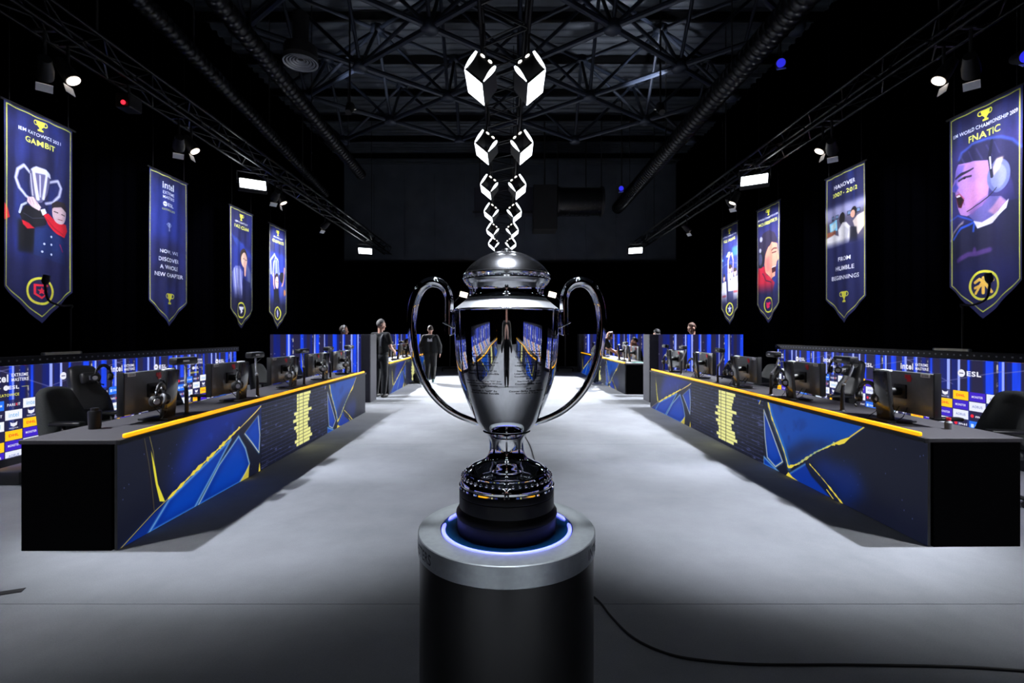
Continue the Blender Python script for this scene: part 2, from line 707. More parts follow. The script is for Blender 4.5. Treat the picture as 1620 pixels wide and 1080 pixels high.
# spiral ducts
def duct(label, pts, r, group='spiral air ducts'):
    t = thing('air_duct', label, 'air duct', pts[0], 0, group)
    o0 = Vector(pts[0])
    a, b = Vector((0, 0, 0)), Vector(pts[1]) - o0
    n = int(b.length / 0.16)
    bm = NB()
    path, rad = [], []
    for i in range(n + 1):
        for dt, dr in ((0, 0.0), (0.42, 0.0), (0.5, 0.02), (0.58, 0.0)):
            path.append(a + b * min(1, (i + dt) / (n + 1)))
            rad.append(r + dr)
    tube(bm, path, rad, 16)
    obj('duct_pipe', bm, M_duct, t, True)
    for k in range(4):
        c = b * ((k + 0.5) / 4)
        bm = NB()
        tube(bm, [c + Vector((0, 0, r)), c + Vector((0, 0, HC - o0.z - c.z - 0.02))], 0.012, 6)
        obj('hanger_rod', bm, M_black, t)
    return t


duct('long ribbed spiral duct under the dark roof, beside the floodlit corner on the shouting-portrait side', [(4.2, 3.5, 6.3), (4.1, 19, 6.3)], 0.2)
duct('outer ribbed spiral duct on the trophy-lifter banner side', [(-4.95, 3.5, 6.3), (-6.3, 17, 6.3)], 0.13)
duct('inner ribbed spiral duct ending beside the round ceiling vent', [(-4.1, 4.0, 6.3), (-4.5, 15, 6.3)], 0.14)
t = thing('silver_pipe', 'large perforated silver pipe crossing below the far roof', 'pipe', (1.75, 18.2, 6.35))
bm = NB()
tube(bm, [(0, 0, 0), (1.6, 0, 0)], 0.5, 32)
obj('pipe_shell', bm, M_duct, t, SM)
bm = NB()
for i in range(9):
    for k in range(10):
        a = PI + PI * (k + 0.5 * (i % 2)) / 10
        c = Vector((0.1 + i * 0.17, math.cos(a) * 0.5, math.sin(a) * 0.5))
        n_ = Vector((0, math.cos(a), math.sin(a)))
        tube(bm, [c - n_ * 0.01, c + n_ * 0.006], 0.03, 8)
o = obj('perforation', bm, M_black, t)
o['kind'] = 'stuff'
bm = NB()
for x in (0.0, 1.6):
    tube(bm, [(x - 0.04, 0, 0), (x + 0.04, 0, 0)], 0.54, 32)
obj('flange', bm, M_black, t, SM)
for x in (0.0, 1.6):
    bm = NB()
    tube(bm, [(x, 0, 0.5), (x, 0, HC - 6.37)], 0.02, 8)
    obj('hanger_rod', bm, M_black, t)
t = thing('hanging_box', 'black equipment box hanging beside the large silver pipe', 'box', (1.25, 18, 5.2))
bm = NB()
box(bm, (0, 0, 0.8), (0.85, 0.8, 1.6), None, 0.02)
obj('case', bm, M_black, t)
bm = NB()
tube(bm, [(0, 0, 1.6), (0, 0, HC - 5.22)], 0.03, 8)
obj('hanger_rod', bm, M_black, t)
t = thing('far_platform', 'dark grey boxed bulkhead under the far roof behind the hanging lamps', 'bulkhead', (0, 19.6, 6.2))
bm = NB()
box(bm, (0.9, 0, 0.5), (4.6, 0.6, 1.0), None, 0.03)
obj('bulkhead_box', bm, M_panel_dark, t)
bm = NB()
box(bm, (0.9, -0.33, 0.03), (4.7, 0.06, 0.08))
obj('edge_strip', bm, M_black, t)
for x in (-1.2, 3.0):
    bm = NB()
    tube(bm, [(x, 0, 1.0), (x, 0, HC - 6.22)], 0.02, 8)
    obj('hanger_rod', bm, M_black, t)

t = thing('ceiling_vent', 'round ringed air diffuser hanging under the roof near the steel frame', 'ceiling vent', (-3.8, 9.0, 6.4))
for k in range(5):
    r = 0.3 - 0.055 * k
    bm = NB()
    lathe(bm, [(r - 0.03, 0.02 + 0.012 * k), (r, -0.0 + 0.012 * k), (r + 0.006, 0.012 + 0.012 * k), (r - 0.024, 0.034 + 0.012 * k), (r - 0.03, 0.02 + 0.012 * k)], 32)
    obj('ring', bm, M_greyplas, t, SM)
bm = NB()
lathe(bm, [(0, 0.1), (0.3, 0.1), (0.28, 0.3), (0.14, 0.34), (0.14, 0.9), (0, 0.9)], 24)
obj('neck', bm, M_black, t, SM)


# lighting trusses
def truss(label, x, z, y0, y1, w=0.3, rz=0.0, group='black lighting trusses'):
    t = thing('lighting_truss', label, 'truss', (x, y0, z), rz, group)
    L = y1 - y0
    h = w / 2
    for sx, sz in ((-h, -h), (h, -h), (-h, h), (h, h)):
        bm = NB()
        tube(bm, [(sx, 0, sz), (sx, L, sz)], 0.025, 8)
        obj('chord', bm, M_truss, t, True)
    bm = NB()
    n = int(L / 0.42)
    for k in range(n):
        a, b = k * L / n, (k + 1) * L / n
        s = 1 if k % 2 else -1
        for (p, q) in (((-h, a, -h * s), (-h, b, h * s)), ((h, a, -h * s), (h, b, h * s)), ((-h * s, a, h), (h * s, b, h)), ((-h * s, a, -h), (h * s, b, -h))):
            tube(bm, [p, q], 0.011, 5)
    o = obj('lacing', bm, M_truss, t)
    o['kind'] = 'stuff'
    for k in range(4):
        y = L * (k + 0.5) / 4
        bm = NB()
        tube(bm, [(h, y, h), (h, y, HC - z - 0.02)], 0.012, 6)
        obj('hanger_cable', bm, M_black, t)
    return t


truss('long black lighting truss over the trophy-lifter banner row', -5.3, 5.1, -3.0, 21.5)
truss('long black lighting truss over the shouting-portrait banner row', 5.2, 5.1, -3.0, 21.5)
truss('black truss over the middle aisle carrying the paired diamond lamps', -0.033, 5.62, 4.5, 19.0, 0.6, 0.019)

# ------------------------------------------------------------------ hanging lamps in pairs
LAMP_N = 6


def make_lamp(mirror, label, loc):
    """open diamond tube: lit flank below, lit edges, dark front"""
    t = thing('diamond_lamp', label, 'lamp', loc, 0, 'paired diamond lamps over the aisle')
    sx = -1 if mirror else 1
    r, dep = 0.19, 0.58
    A, B, C_, D = (-0.045, 0.195), (-0.19, -0.02), (0.02, -0.195), (0.185, 0.015)   # top, outer, bottom, inner
    def X(p):
        return (p[0] * sx, p[1])
    def wall(name, p, q, m, y0, y1, off=0.0, th_=0.03):
        p, q = Vector((*X(p), 0)), Vector((*X(q), 0))
        d = (q - p).normalized()
        n = Vector((d.y, -d.x, 0))
        cen = Vector((0, 0, 0))
        if n.dot((p + q) / 2 - cen) < 0:
            n = -n
        c = [p + n * off, q + n * off, q + n * (off - th_), p + n * (off - th_)]
        bm = NB()
        prism(bm, [(v.x, v.y) for v in c], y0, y1)
        return obj(name, bm, m, t)
    for p, q in ((A, B), (B, C_), (C_, D), (D, A)):
        wall('shell_side', p, q, M_lampbody, 0.0, dep)
    wall('light_panel', B, C_, M_lamp, 0.004, dep - 0.01, 0.006, 0.006)
    # front edge lights
    def strip(p, q, w0, w1, m=M_lamp):
        p, q = Vector(X(p)), Vector(X(q))
        d = (q - p).normalized()
        n = Vector((-d.y, d.x))
        pts = []
        K = 6
        for k in range(K + 1):
            f = k / K
            pts.append((f, (w0 * (1 - f) + w1 * f) * (0.25 + 0.75 * math.sin(PI * min(1, max(0.06, f))) ** 0.6)))
        poly = [p + (q - p) * f + n * w for f, w in pts] + [p + (q - p) * f - n * w for f, w in reversed(pts)]
        bm = NB()
        prism(bm, [(v.x, v.y) for v in poly], -0.012, -0.001)
        return obj('edge_light', bm, m, t)
    L = lambda p, q, f: (p[0] * (1 - f) + q[0] * f, p[1] * (1 - f) + q[1] * f)
    strip(L(A, B, 0.02), L(A, B, 0.98), 0.024, 0.016)
    strip(L(C_, D, 0.12), L(C_, D, 0.98), 0.008, 0.036)
    strip(L(A, D, 0.22), L(A, D, 0.42), 0.012, 0.012, M_lampdot)
    strip(L(A, D, 0.62), L(A, D, 0.8), 0.013, 0.013, M_lampdot)
    bm = NB()
    tube(bm, [(0, dep * 0.5, r * 1.0), (0, dep * 0.5, 5.38 - loc[2] + 0.05)], 0.012, 6)
    obj('hanger', bm, M_black, t)
    return t


for k in range(LAMP_N):
    y = 6.0 + k * 2.31
    cx = -0.061 - 0.019 * (y - 6.0)
    for mirror in (False, True):
        x = cx + (0.298 if mirror else -0.298)
        lab = '%s diamond lamp from the front in the row beside the %s banners' % (ORD[k], 'shouting-portrait' if mirror else 'trophy-lifter')
        make_lamp(mirror, lab, (x, y, 4.72))
for k, y in enumerate((3.69, -0.93, -3.24, -5.55)):
    for mirror in (False, True):
        make_lamp(mirror, '%s diamond lamp back from the visible row, %s side, mirrored in the cup' % (ORD[k], 'shouting-portrait' if mirror else 'trophy-lifter'), (0.298 if mirror else -0.298, y, 4.72))
truss('black truss over the trophy and camera carrying more pairs of diamond lamps', 0, 5.62, -7.0, 4.4, 0.6)


# ------------------------------------------------------------------ flood and spot lights
def flood(label, loc, yaw, pitch, beam, watts, half=35, group='white flood lights on the trusses'):
    t = thing('flood_light', label, 'flood light', loc, yaw, group)
    R = Matrix.Rotation(pitch, 3, 'X')
    bm = NB()
    box(bm, R @ Vector((0, 0.05, 0)), (0.54, 0.1, 0.29), R, 0.01)
    obj('housing', bm, M_lampbody, t)
    for i in range(6):
        for j in range(3):
            bm = NB()
            box(bm, R @ Vector((-0.205 + i * 0.082, -0.004, -0.078 + j * 0.078)), (0.077, 0.012, 0.073), R, 0.004)
            obj('lamp_cell', bm, M_flood, t)
    bm = NB()
    tube(bm, [(-0.29, 0.05, 0), (-0.29, 0.05, 0.25), (0.29, 0.05, 0.25), (0.29, 0.05, 0)], 0.014, 6)
    tube(bm, [(0, 0.05, 0.25), (0, 0.05, 0.34)], 0.02, 8)
    box(bm, (0, 0.05, 4.955 - loc[2]), (0.42, 0.04, 0.03), Matrix.Rotation(-yaw, 3, 'Z'))
    obj('yoke', bm, M_lampbody, t)
    l = bpy.data.lights.new('flood_lamp', 'SPOT')
    l.energy = watts
    l.spot_size = math.radians(2 * half)
    l.spot_blend = 0.6
    l.shadow_soft_size = 0.16
    l.color = (0.93, 0.955, 1.0)
    lo = bpy.data.objects.new('flood_lamp', l)
    COL.objects.link(lo)
    lo.parent = t
    out = R @ Vector((0, -0.03, 0))
    lo.location = out
    W = Matrix.Rotation(yaw, 3, 'Z')
    d = W.inverted() @ (Vector(beam) - (Vector(loc) + W @ out))
    lo.rotation_euler = d.to_track_quat('-Z', 'Y').to_euler()
    return t


def aim(loc, tgt):
    d = Vector(tgt) - Vector(loc)
    yaw = math.atan2(d.x, -d.y)
    return yaw, -math.atan2(-d.z, math.hypot(d.x, d.y))


for lab, loc, tg, beam, k in (
        ('flood light glowing above the two smallest banners of the trophy-lifter row', (-5.37, 10.36, 4.62), (-0.6, 3.0, 0.5), (-1.8, 9.2, 0), 0.4),
        ('far flood light above the head with headphones behind the partition', (-5.46, 18.7, 4.62), (-0.6, 9.0, 0.5), (-0.6, 14.6, 0), 4.2),
        ('flood light glowing above the banner of the man in red', (4.95, 10.06, 4.62), (0.6, 3.0, 0.5), (1.7, 9.0, 0), 0.45),
        ('far flood light above the capped head behind the partition', (4.7, 18.6, 4.62), (0.6, 9.0, 0.5), (0.6, 14.6, 0), 4.2),
        ('flood light over the near end of the trophy-lifter side desk, outside the picture', (-5.3, 1.5, 4.62), (0, 7, 0), (-2.9, 4.8, 0), 0.32),
        ('flood light over the near end of the shouting-portrait side desk, outside the picture', (5.2, 1.5, 4.62), (0, 7, 0), (3.1, 4.8, 0), 0.36),
        ('flood light behind the camera, trophy-lifter side, lighting the floor mirrored in the cup', (-5.3, -1.6, 4.62), (0, -7, 0), (0, -3.6, 0), 2.0),
        ('flood light behind the camera, shouting-portrait side, lighting the floor mirrored in the cup', (5.2, -1.6, 4.62), (0, -7, 0), (0, -3.6, 0), 2.0)):
    yw, pt = aim(loc, tg)
    flood(lab, loc, yw, pt, beam, FLOOD_W * k, 30 if loc[1] > 0 and loc[1] < 5 else (26 if loc[1] < 12 and loc[1] > 0 else (27 if loc[1] > 0 else 36)))


def spot(label, loc, tgt, watts, lens=M_spotface, name='spot_light', cone=74, k=1.0, group='small spot lights aimed at the banners', blend=0.6):
    t = thing(name, label, 'spot light', loc, 0, group)
    d, u, v = frame(Vector(tgt) - Vector(loc))
    bm = NB()
    tube(bm, [-d * 0.18 * k, -d * 0.02 * k, d * 0.1], [0.06 * k, 0.085 * k, 0.085 * k], 14)
    obj('housing', bm, M_lampbody, t, SM)
    bm = NB()
    tube(bm, [d * 0.098, d * 0.108], 0.072 * k, 24)
    obj('lens', bm, lens, t)
    for s in ((1,) if v.z < 0 else (-1,)):
        bm = NB()
        c = d * 0.17 + v * s * 0.1 * k
        R = Matrix((u, d, v)).transposed()
        box(bm, c, (0.15, 0.1, 0.006), R @ Matrix.Rotation(0.3 * s, 3, 'X'))
        obj('barn_door', bm, M_flap_litpaint, t)
    bm = NB()
    zt = (4.955 if abs(abs(loc[0]) - 5.25) < 0.1 else HC - 0.02) - loc[2]
    tube(bm, [Vector((0, 0, 0.05)), Vector((0, 0, zt))], 0.018, 8)
    box(bm, (0, 0, zt), (0.36, 0.04, 0.03))
    obj('yoke', bm, M_lampbody, t)
    if watts:
        l = bpy.data.lights.new('spot_lamp', 'SPOT')
        l.energy = watts
        l.spot_size = math.radians(cone)
        l.spot_blend = blend
        l.shadow_soft_size = 0.05 if k == 1 else 0.2
        l.color = (0.86, 0.9, 1.0)
        lo = bpy.data.objects.new('spot_lamp', l)
        COL.objects.link(lo)
        lo.parent = t
        lo.location = d * 0.13
        lo.rotation_euler = d.to_track_quat('-Z', 'Y').to_euler()
    return t


SPOTS_L = [(-5.3, 5.65, 4.5), (-5.3, 7.94, 4.53), (-5.3, 11.2, 4.6), (-5.3, 14.2, 4.6)]
SPOTS_R = [(5.2, 5.6, 4.5), (5.2, 8.02, 4.5), (5.2, 11.7, 4.6), (5.2, 14.6, 4.6)]
BAN_L = [6.85, 9.64, 12.39, 14.42]
BAN_R = [6.57, 9.51, 12.5, 14.8]
for k in range(4):
    spot('%s small spot light from the front on the truss over the trophy-lifter banner' % ORD[k], SPOTS_L[k], (-7.0, BAN_L[k] + 0.55, 3.5), BANNER_SPOT_W)
    spot('%s small spot light from the front on the truss over the shouting-portrait banner' % ORD[k], SPOTS_R[k], (6.8, BAN_R[k] + 0.57, 3.5), BANNER_SPOT_W)
for lab, loc in (('blue lit lamp head near the top corner over the shouting-portrait banner', (6.3, 6.1, 4.9)), ('blue lit lamp head beside the thick spiral duct', (4.9, 9.0, 6.4)),
                 ('small blue lit lamp head in the far corner beside the silver pipe', (3.6, 16, 6.2))):
    spot(lab, loc, (loc[0] - 0.6, loc[1] - 1.5, loc[2] - 0.6), 0, M_blueled, 'lamp_head', group='blue lamp heads')
spot('narrow spot light hung straight above the trophy, mirrored in its lid', (-0.01, 1.25, 4.6), (-0.01, 1.3, 1.4), 2200, M_hotlens, 'trophy_spot', 13, 4.0, None)
for lab, x in (('added uplight aimed at the roof beside the thick spiral duct', 3.0), ('added uplight aimed at the roof beside the round vent', -3.2)):
    spot(lab, (x, 9.9, 6.0), (x * 1.05, 12.9, 9.4), 900 if x > 0 else 300, M_spotface, 'added_uplight', 50, 1.0, 'added uplights aimed at the roof')  # two uplights added to brighten patches of the roof
for k, (y, hf) in enumerate(((3.5, 18), (5.95, 16.5), (8.25, 16.5), (11.5, 24))):
    spot('%s floor wash light from the front on the truss over the trophy-lifter banner' % ORD[k], (-5.3, y, 4.62), (-2.1 if k < 3 else -2.9, y + (0.72 if k == 0 else 0.45), 0), WASH_W * 0.85, M_spotface, 'wash_light', 2 * hf, 1.0, 'floor wash lights on the trusses', 0.8)
    spot('%s floor wash light from the front on the truss over the shouting-portrait banner' % ORD[k], (5.2, y, 4.62), (2.15 if k < 3 else 2.9, y + (0.72 if k == 0 else 0.45), 0), WASH_W * 1.1, M_spotface, 'wash_light', 2 * hf, 1.0, 'floor wash lights on the trusses', 0.8)
t = thing('status_lamp', 'tiny red status lamp on a dark box under the truss', 'lamp', (-5.3, 6.9, 4.6))
bm = NB()
box(bm, (0, 0, 0.1), (0.2, 0.24, 0.2), None, 0.02)
obj('case', bm, M_lampbody, t)
bm = NB()
ellipsoid(bm, (0.02, -0.13, 0.06), (0.03, 0.02, 0.03))
obj('light', bm, M_redled, t, True)
bm = NB()
tube(bm, [(0, 0, 0.2), (0, 0, 0.355)], 0.015, 8)
box(bm, (0, 0, 0.355), (0.36, 0.04, 0.03))
obj('clamp', bm, M_lampbody, t)

# ------------------------------------------------------------------ banners
BW, BH, BT = 1.12, 2.58, 3.08
GOLD, WHT = (222, 222, 92), (226, 226, 240)


def banner_canvas(seed):
    c = Canvas(BW, BT, 360, (22, 24, 66))
    n = vnoise(c.X / 0.5, c.Y / 0.6, seed)
    c.field(np.clip((n - 0.35) * 1.6, 0, 0.8), (38, 44, 128))
    n2 = vnoise(c.X / 0.25 + 9, c.Y / 1.4, seed + 5)
    c.field(np.clip((n2 - 0.5) * 1.6, 0, 0.5), (40, 70, 190))
    return c


def banner_border(c):
    i = 0.035
    c.stroke([(i, i), (BW - i, i), (BW - i, BH - 0.02), (BW / 2, BT - 0.1), (i, BH - 0.02), (i, i)], 0.015, (196, 196, 80))


def cup_icon(c, x, y, h):
    w = h * 0.42
    c.poly([(x - w, y - h / 2), (x + w, y - h / 2), (x + w * 0.75, y - h * 0.05), (x + w * 0.25, y + h * 0.17), (x + w * 0.2, y + h * 0.3), (x + w * 0.6, y + h * 0.36), (x + w * 0.6, y + h / 2),
            (x - w * 0.6, y + h / 2), (x - w * 0.6, y + h * 0.36), (x - w * 0.2, y + h * 0.3), (x - w * 0.25, y + h * 0.17), (x - w * 0.75, y - h * 0.05)], (226, 222, 70))
    for s_ in (-1, 1):
        c.oval((x + s_ * w * 1.0, y - h * 0.25), w * 0.45, h * 0.2, (226, 222, 70), ring=0.014)


def ring_logo(c, y=2.6, r=0.19):
    c.oval((BW / 2, y), r, r, (222, 218, 70), ring=0.036)


def photo_fade(c, y0, y1, col, a=0.9):
    c.field(np.clip((c.Y - y0) / (y1 - y0), 0, 1) * a * (c.Y < BT), col)


def cup_photo(c):
    lt, md = (198, 200, 226), (120, 122, 160)
    for pts in (P(.39, .88, .3, .81, .22, .89, .19, 1.02, .24, 1.15, .33, 1.24, .39, 1.26), P(.7, .94, .84, .88, .89, .98, .86, 1.11, .76, 1.23, .63, 1.28)):
        c.stroke(pts, 0.05, md)
        c.stroke(pts, 0.022, lt, soft=0.006)
    c.poly(P(.4, .85, .46, .78, .59, .77, .69, .84, .7, .94, .65, 1.14, .57, 1.28, .46, 1.31, .42, 1.2, .39, 1.04), (88, 86, 124))
    c.poly(P(.41, .83, .5, .76, .63, .77, .7, .82, .72, .89, .61, .85, .46, .86), lt, soft=0.006)
    for a, b, w in (((.46, .84), (.52, 1.24), .045), ((.64, .86), (.59, 1.22), .035), ((.41, .9), (.45, 1.2), .018), ((.55, .88), (.55, 1.2), .014)):
        c.stroke([a, b], w, (214, 214, 238), 0.9, 0.008)


def b_gambit():
    c = banner_canvas(3)
    c.poly(P(.0, 1.42, .05, 1.47, .1, 1.6, .0, 1.66), (200, 24, 50), soft=0.004)
    c.poly(P(.22, 1.59, .48, 1.68, .46, 2.05, .22, 2.06), (12, 12, 22), soft=0.02)
    c.poly(P(.48, 1.68, .67, 1.63, .8, 1.71, .94, 1.79, .99, 2.17, .46, 2.07), (24, 44, 104), soft=0.006)
    photo_fade(c, 1.95, 2.25, (26, 28, 76))
    c.poly(P(.24, 1.52, .32, 1.38, .52, 1.35, .65, 1.46, .63, 1.6, .46, 1.67, .29, 1.64), (16, 15, 26), soft=0.004)
    c.stroke(P(.3, 1.5, .45, 1.54, .6, 1.5), 0.012, (70, 70, 90), 0.7)
    c.poly(P(.27, 1.6, .39, 1.62, .48, 1.68, .36, 1.71, .29, 1.66), (206, 26, 48), soft=0.004)
    c.stroke(P(.24, 1.5, .27, 1.39, .34, 1.34), 0.03, (176, 182, 196))
    cup_photo(c)
    c.poly(P(.36, 1.25, .46, 1.22, .56, 1.35, .54, 1.41, .43, 1.37, .35, 1.32), (226, 196, 206), soft=0.004)
    for k in range(3):
        c.stroke([(.38 + .05 * k, 1.24), (.42 + .05 * k, 1.33)], 0.008, (150, 110, 130), 0.7)
    c.poly(P(.58, 1.45, .67, 1.42, .84, 1.52, 1.0, 1.52, 1.03, 1.62, .96, 1.74, .82, 1.7, .67, 1.59), (216, 28, 50), soft=0.004)
    c.stroke(P(.62, 1.5, .8, 1.63, .93, 1.7), 0.02, (150, 14, 34), 0.7, 0.01)
    c.poly(P(.55, 1.39, .61, 1.36, .64, 1.42, .58, 1.47), (214, 218, 232))
    c.oval((.87, 1.37), .125, .17, (206, 178, 188))
    c.poly(P(.74, 1.33, .74, 1.25, .82, 1.19, .96, 1.19, 1.01, 1.28, .99, 1.33, .89, 1.27, .78, 1.3), (40, 30, 36), soft=0.003)
    c.stroke([(.78, 1.36), (.84, 1.37)], 0.014, (60, 40, 46))
    c.stroke([(.9, 1.38), (.96, 1.39)], 0.014, (60, 40, 46))
    c.stroke([(.84, 1.47), (.91, 1.47)], 0.012, (130, 70, 76))
    for x, y in P(.73, 1.76, .73, 1.88, .6, 1.89, .73, 2.03, .57, 2.01):
        c.oval((x, y), .017, .017, WHT)
    c.stroke([(.87, 1.86), (.92, 1.96)], 0.02, (150, 30, 96))
    cup_icon(c, .56, .15, .15)
    c.text('IEM KATOWICE 2021', .56, .29, .05, WHT, .66, 0.012)
    c.text('GAMBIT', .56, .41, .085, GOLD, .48, 0.018)
    ring_logo(c)
    x0, y0 = BW / 2, 2.6
    c.poly([(x0 - .1, y0 - .1), (x0 + .11, y0 - .1), (x0 + .1, y0 + .03), (x0, y0 + .12), (x0 - .1, y0 + .05)], (226, 34, 62))
    c.poly([(x0 - .07, y0 - .07), (x0 + .12, y0 - .07), (x0 + .12, y0 - .03), (x0 + .07, y0 - .0), (x0 + .07, y0 + .03), (x0, y0 + .085), (x0 - .07, y0 + .035)], (24, 26, 72))
    star(c, x0, y0 + .0, .06, (226, 34, 62))
    banner_border(c)
    return c


def star(c, x, y, r, col, n=5, inner=0.45):
    c.poly([(x + (r if k % 2 == 0 else r * inner) * math.sin(PI * k / n), y - (r if k % 2 == 0 else r * inner) * math.cos(PI * k / n)) for k in range(2 * n)], col)


def b_chapter():
    c = banner_canvas(11)
    c.poly([(.2, .2), (.85, .2), (.95, 1.3), (.1, 1.3)], (32, 54, 150), 0.5, 0.08)
    x = .55
    c.text('intel', x - .01, .22, .14, WHT, .34, 0.018)
    c.text('EXTREME', x, .37, .06, WHT, .34, 0.012)
    c.text('MASTERS', x, .46, .06, WHT, .34, 0.012)
    c.oval((x - .12, .6), .05, .05, WHT)
    c.stroke([(x - .15, .6), (x - .09, .6)], 0.012, (30, 40, 110))
    c.text('ESL', x + .05, .6, .07, WHT, .2, 0.018)
    c.text('KATOWICE 2022', x, .71, .04, GOLD, .38, 0.012)
    cup_icon_white(c, x, 1.05, .17)
    for i, l in enumerate(('NOW, WE', 'DISCOVER', 'A WHOLE', 'NEW CHAPTER')):
        c.text(l, x + .02, 1.57 + i * .155, .082, WHT, .085 * len(l) * .92, 0.012)
    cup_icon(c, .57, 2.52, .22)
    banner_border(c)
    return c


def cup_icon_white(c, x, y, h):
    c.poly([(x - h * .3, y - h / 2), (x + h * .3, y - h / 2), (x + h * .2, y), (x + h * .06, y + h * .2), (x + h * .2, y + h / 2), (x - h * .2, y + h / 2), (x - h * .06, y + h * .2), (x - h * .2, y)], (170, 180, 220), 0.9, 0.01)
    c.stroke([(x - h * .3, y - h * .4), (x - h * .5, y - h * .25), (x - h * .2, y)], 0.014, (170, 180, 220), 0.8)
    c.stroke([(x + h * .3, y - h * .4), (x + h * .5, y - h * .25), (x + h * .2, y)], 0.014, (170, 180, 220), 0.8)


def zb(px, py, ox, oy):
    """crop sample of the two small banners -> metres on the cloth"""
    return ((px - ox) / 182 * BW, (py - oy) / 735 * BH)


def b_faze():
    c = banner_canvas(21)
    for k in range(6):
        c.stroke([(.1 + .1 * k, .72 + .03 * k), (.5 + .12 * k, 1.1 + .02 * k)], .05, (70, 110, 230), .35, .03)
    c.poly([(.05, 1.0), (.6, .85), (1.08, 1.05), (1.08, 2.3), (.05, 2.3)], (34, 50, 150), .55, .06)
    c.poly(P(.8, 1.3, 1.08, 1.75, 1.08, 2.0, .86, 1.95), (90, 100, 140), .7, .012)
    c.oval((.68, 1.2), .17, .22, (52, 40, 40))
    c.oval((.7, 1.28), .14, .2, (216, 176, 160))
    c.stroke([(.64, 1.24), (.7, 1.25)], .02, (60, 40, 40))
    c.stroke([(.76, 1.26), (.82, 1.27)], .02, (60, 40, 40))
    c.poly(P(.66, 1.34, .82, 1.36, .78, 1.7, .7, 1.7), (222, 170, 156), 1, .012)
    c.poly(P(.1, 1.65, .25, 1.48, .5, 1.45, .62, 1.6, .6, 1.9, .66, 2.3, .2, 2.3, .14, 1.9), (120, 124, 190), .85, .012)
    for a in (.2, .3, .4, .52):
        c.stroke([(a, 1.55), (a + .06, 2.2)], .03, (196, 200, 238), .8, .012)
    c.poly(P(.62, 1.75, .95, 1.85, 1.0, 2.3, .6, 2.3), (20, 24, 66), .8, .012)
    photo_fade(c, 2.0, 2.35, (18, 20, 52))
    cup_icon(c, .56, .19, .16)
    c.text('IEM KATOWICE 2017', .56, .33, .045, WHT, .62, .012)
    c.text('FAZE CLAN', .56, .45, .085, GOLD, .68, .018)
    ring_logo(c)
    x, y = BW / 2, 2.6
    c.poly([(x - .1, y - .09), (x + .12, y - .09), (x + .08, y - .02), (x + .02, y - .02), (x + .05, y + .03), (x - .02, y + .1), (x - .02, y + .01), (x - .06, y - .02)], WHT)
    banner_border(c)
    return c


def b_g2():
    c = banner_canvas(31)
    c.poly([(.05, .8), (1.07, .8), (1.07, 2.3), (.05, 2.3)], (36, 60, 190), .6, .06)
    for pts in (P(.12, 1.45, .1, 1.05, .3, .85, .55, 1.0, .7, 1.4), P(.2, 1.5, .25, 1.1, .4, .95)):
        c.stroke(pts, .07, (120, 130, 200), .9, .01)
        c.stroke(pts, .03, (206, 212, 244), .9, .01)
    c.poly(P(.3, 1.0, .6, 1.0, .72, 1.3, .6, 1.55, .4, 1.5), (96, 110, 190), .8, .012)
    for a in (.36, .46, .58):
        c.stroke([(a, 1.02), (a + .04, 1.5)], .03, (214, 218, 246), .8, .01)
    c.oval((.5, 1.62), .15, .22, (46, 36, 44))
    c.oval((.51, 1.68), .125, .18, (214, 176, 168))
    c.stroke([(.44, 1.65), (.5, 1.66)], .02, (60, 40, 40))
    c.stroke([(.55, 1.66), (.6, 1.66)], .02, (60, 40, 40))
    c.oval((.83, 1.5), .12, .17, (16, 16, 34))
    c.stroke(P(1.0, 1.2, .94, 1.55, .8, 1.8), .07, (206, 150, 140), 1, .01)
    c.stroke(P(.24, 1.45, .25, 1.75, .34, 1.95), .08, (206, 160, 150), 1, .01)
    c.poly(P(.24, 1.9, .62, 1.85, .74, 2.3, .28, 2.3), (20, 20, 34), 1, .01)
    c.poly(P(.72, 1.78, .98, 1.75, 1.04, 2.3, .74, 2.3), (60, 70, 150), 1, .012)
    c.oval((1.0, 1.95), .06, .1, (214, 130, 60), .9, .012)
    photo_fade(c, 2.05, 2.35, (18, 20, 52))
    cup_icon(c, .56, .19, .16)
    c.text('IEM KATOWICE 2017', .56, .33, .045, WHT, .62, .012)
    c.text('G2 ESPORTS', .56, .45, .085, GOLD, .74, .018)
    ring_logo(c)
    x, y = BW / 2, 2.6
    c.poly([(x - .07, y - .04), (x - .03, y - .12), (x + .03, y - .1), (x + .08, y + .02), (x + .03, y + .12), (x - .05, y + .1)], (190, 190, 240))
    banner_border(c)
    return c


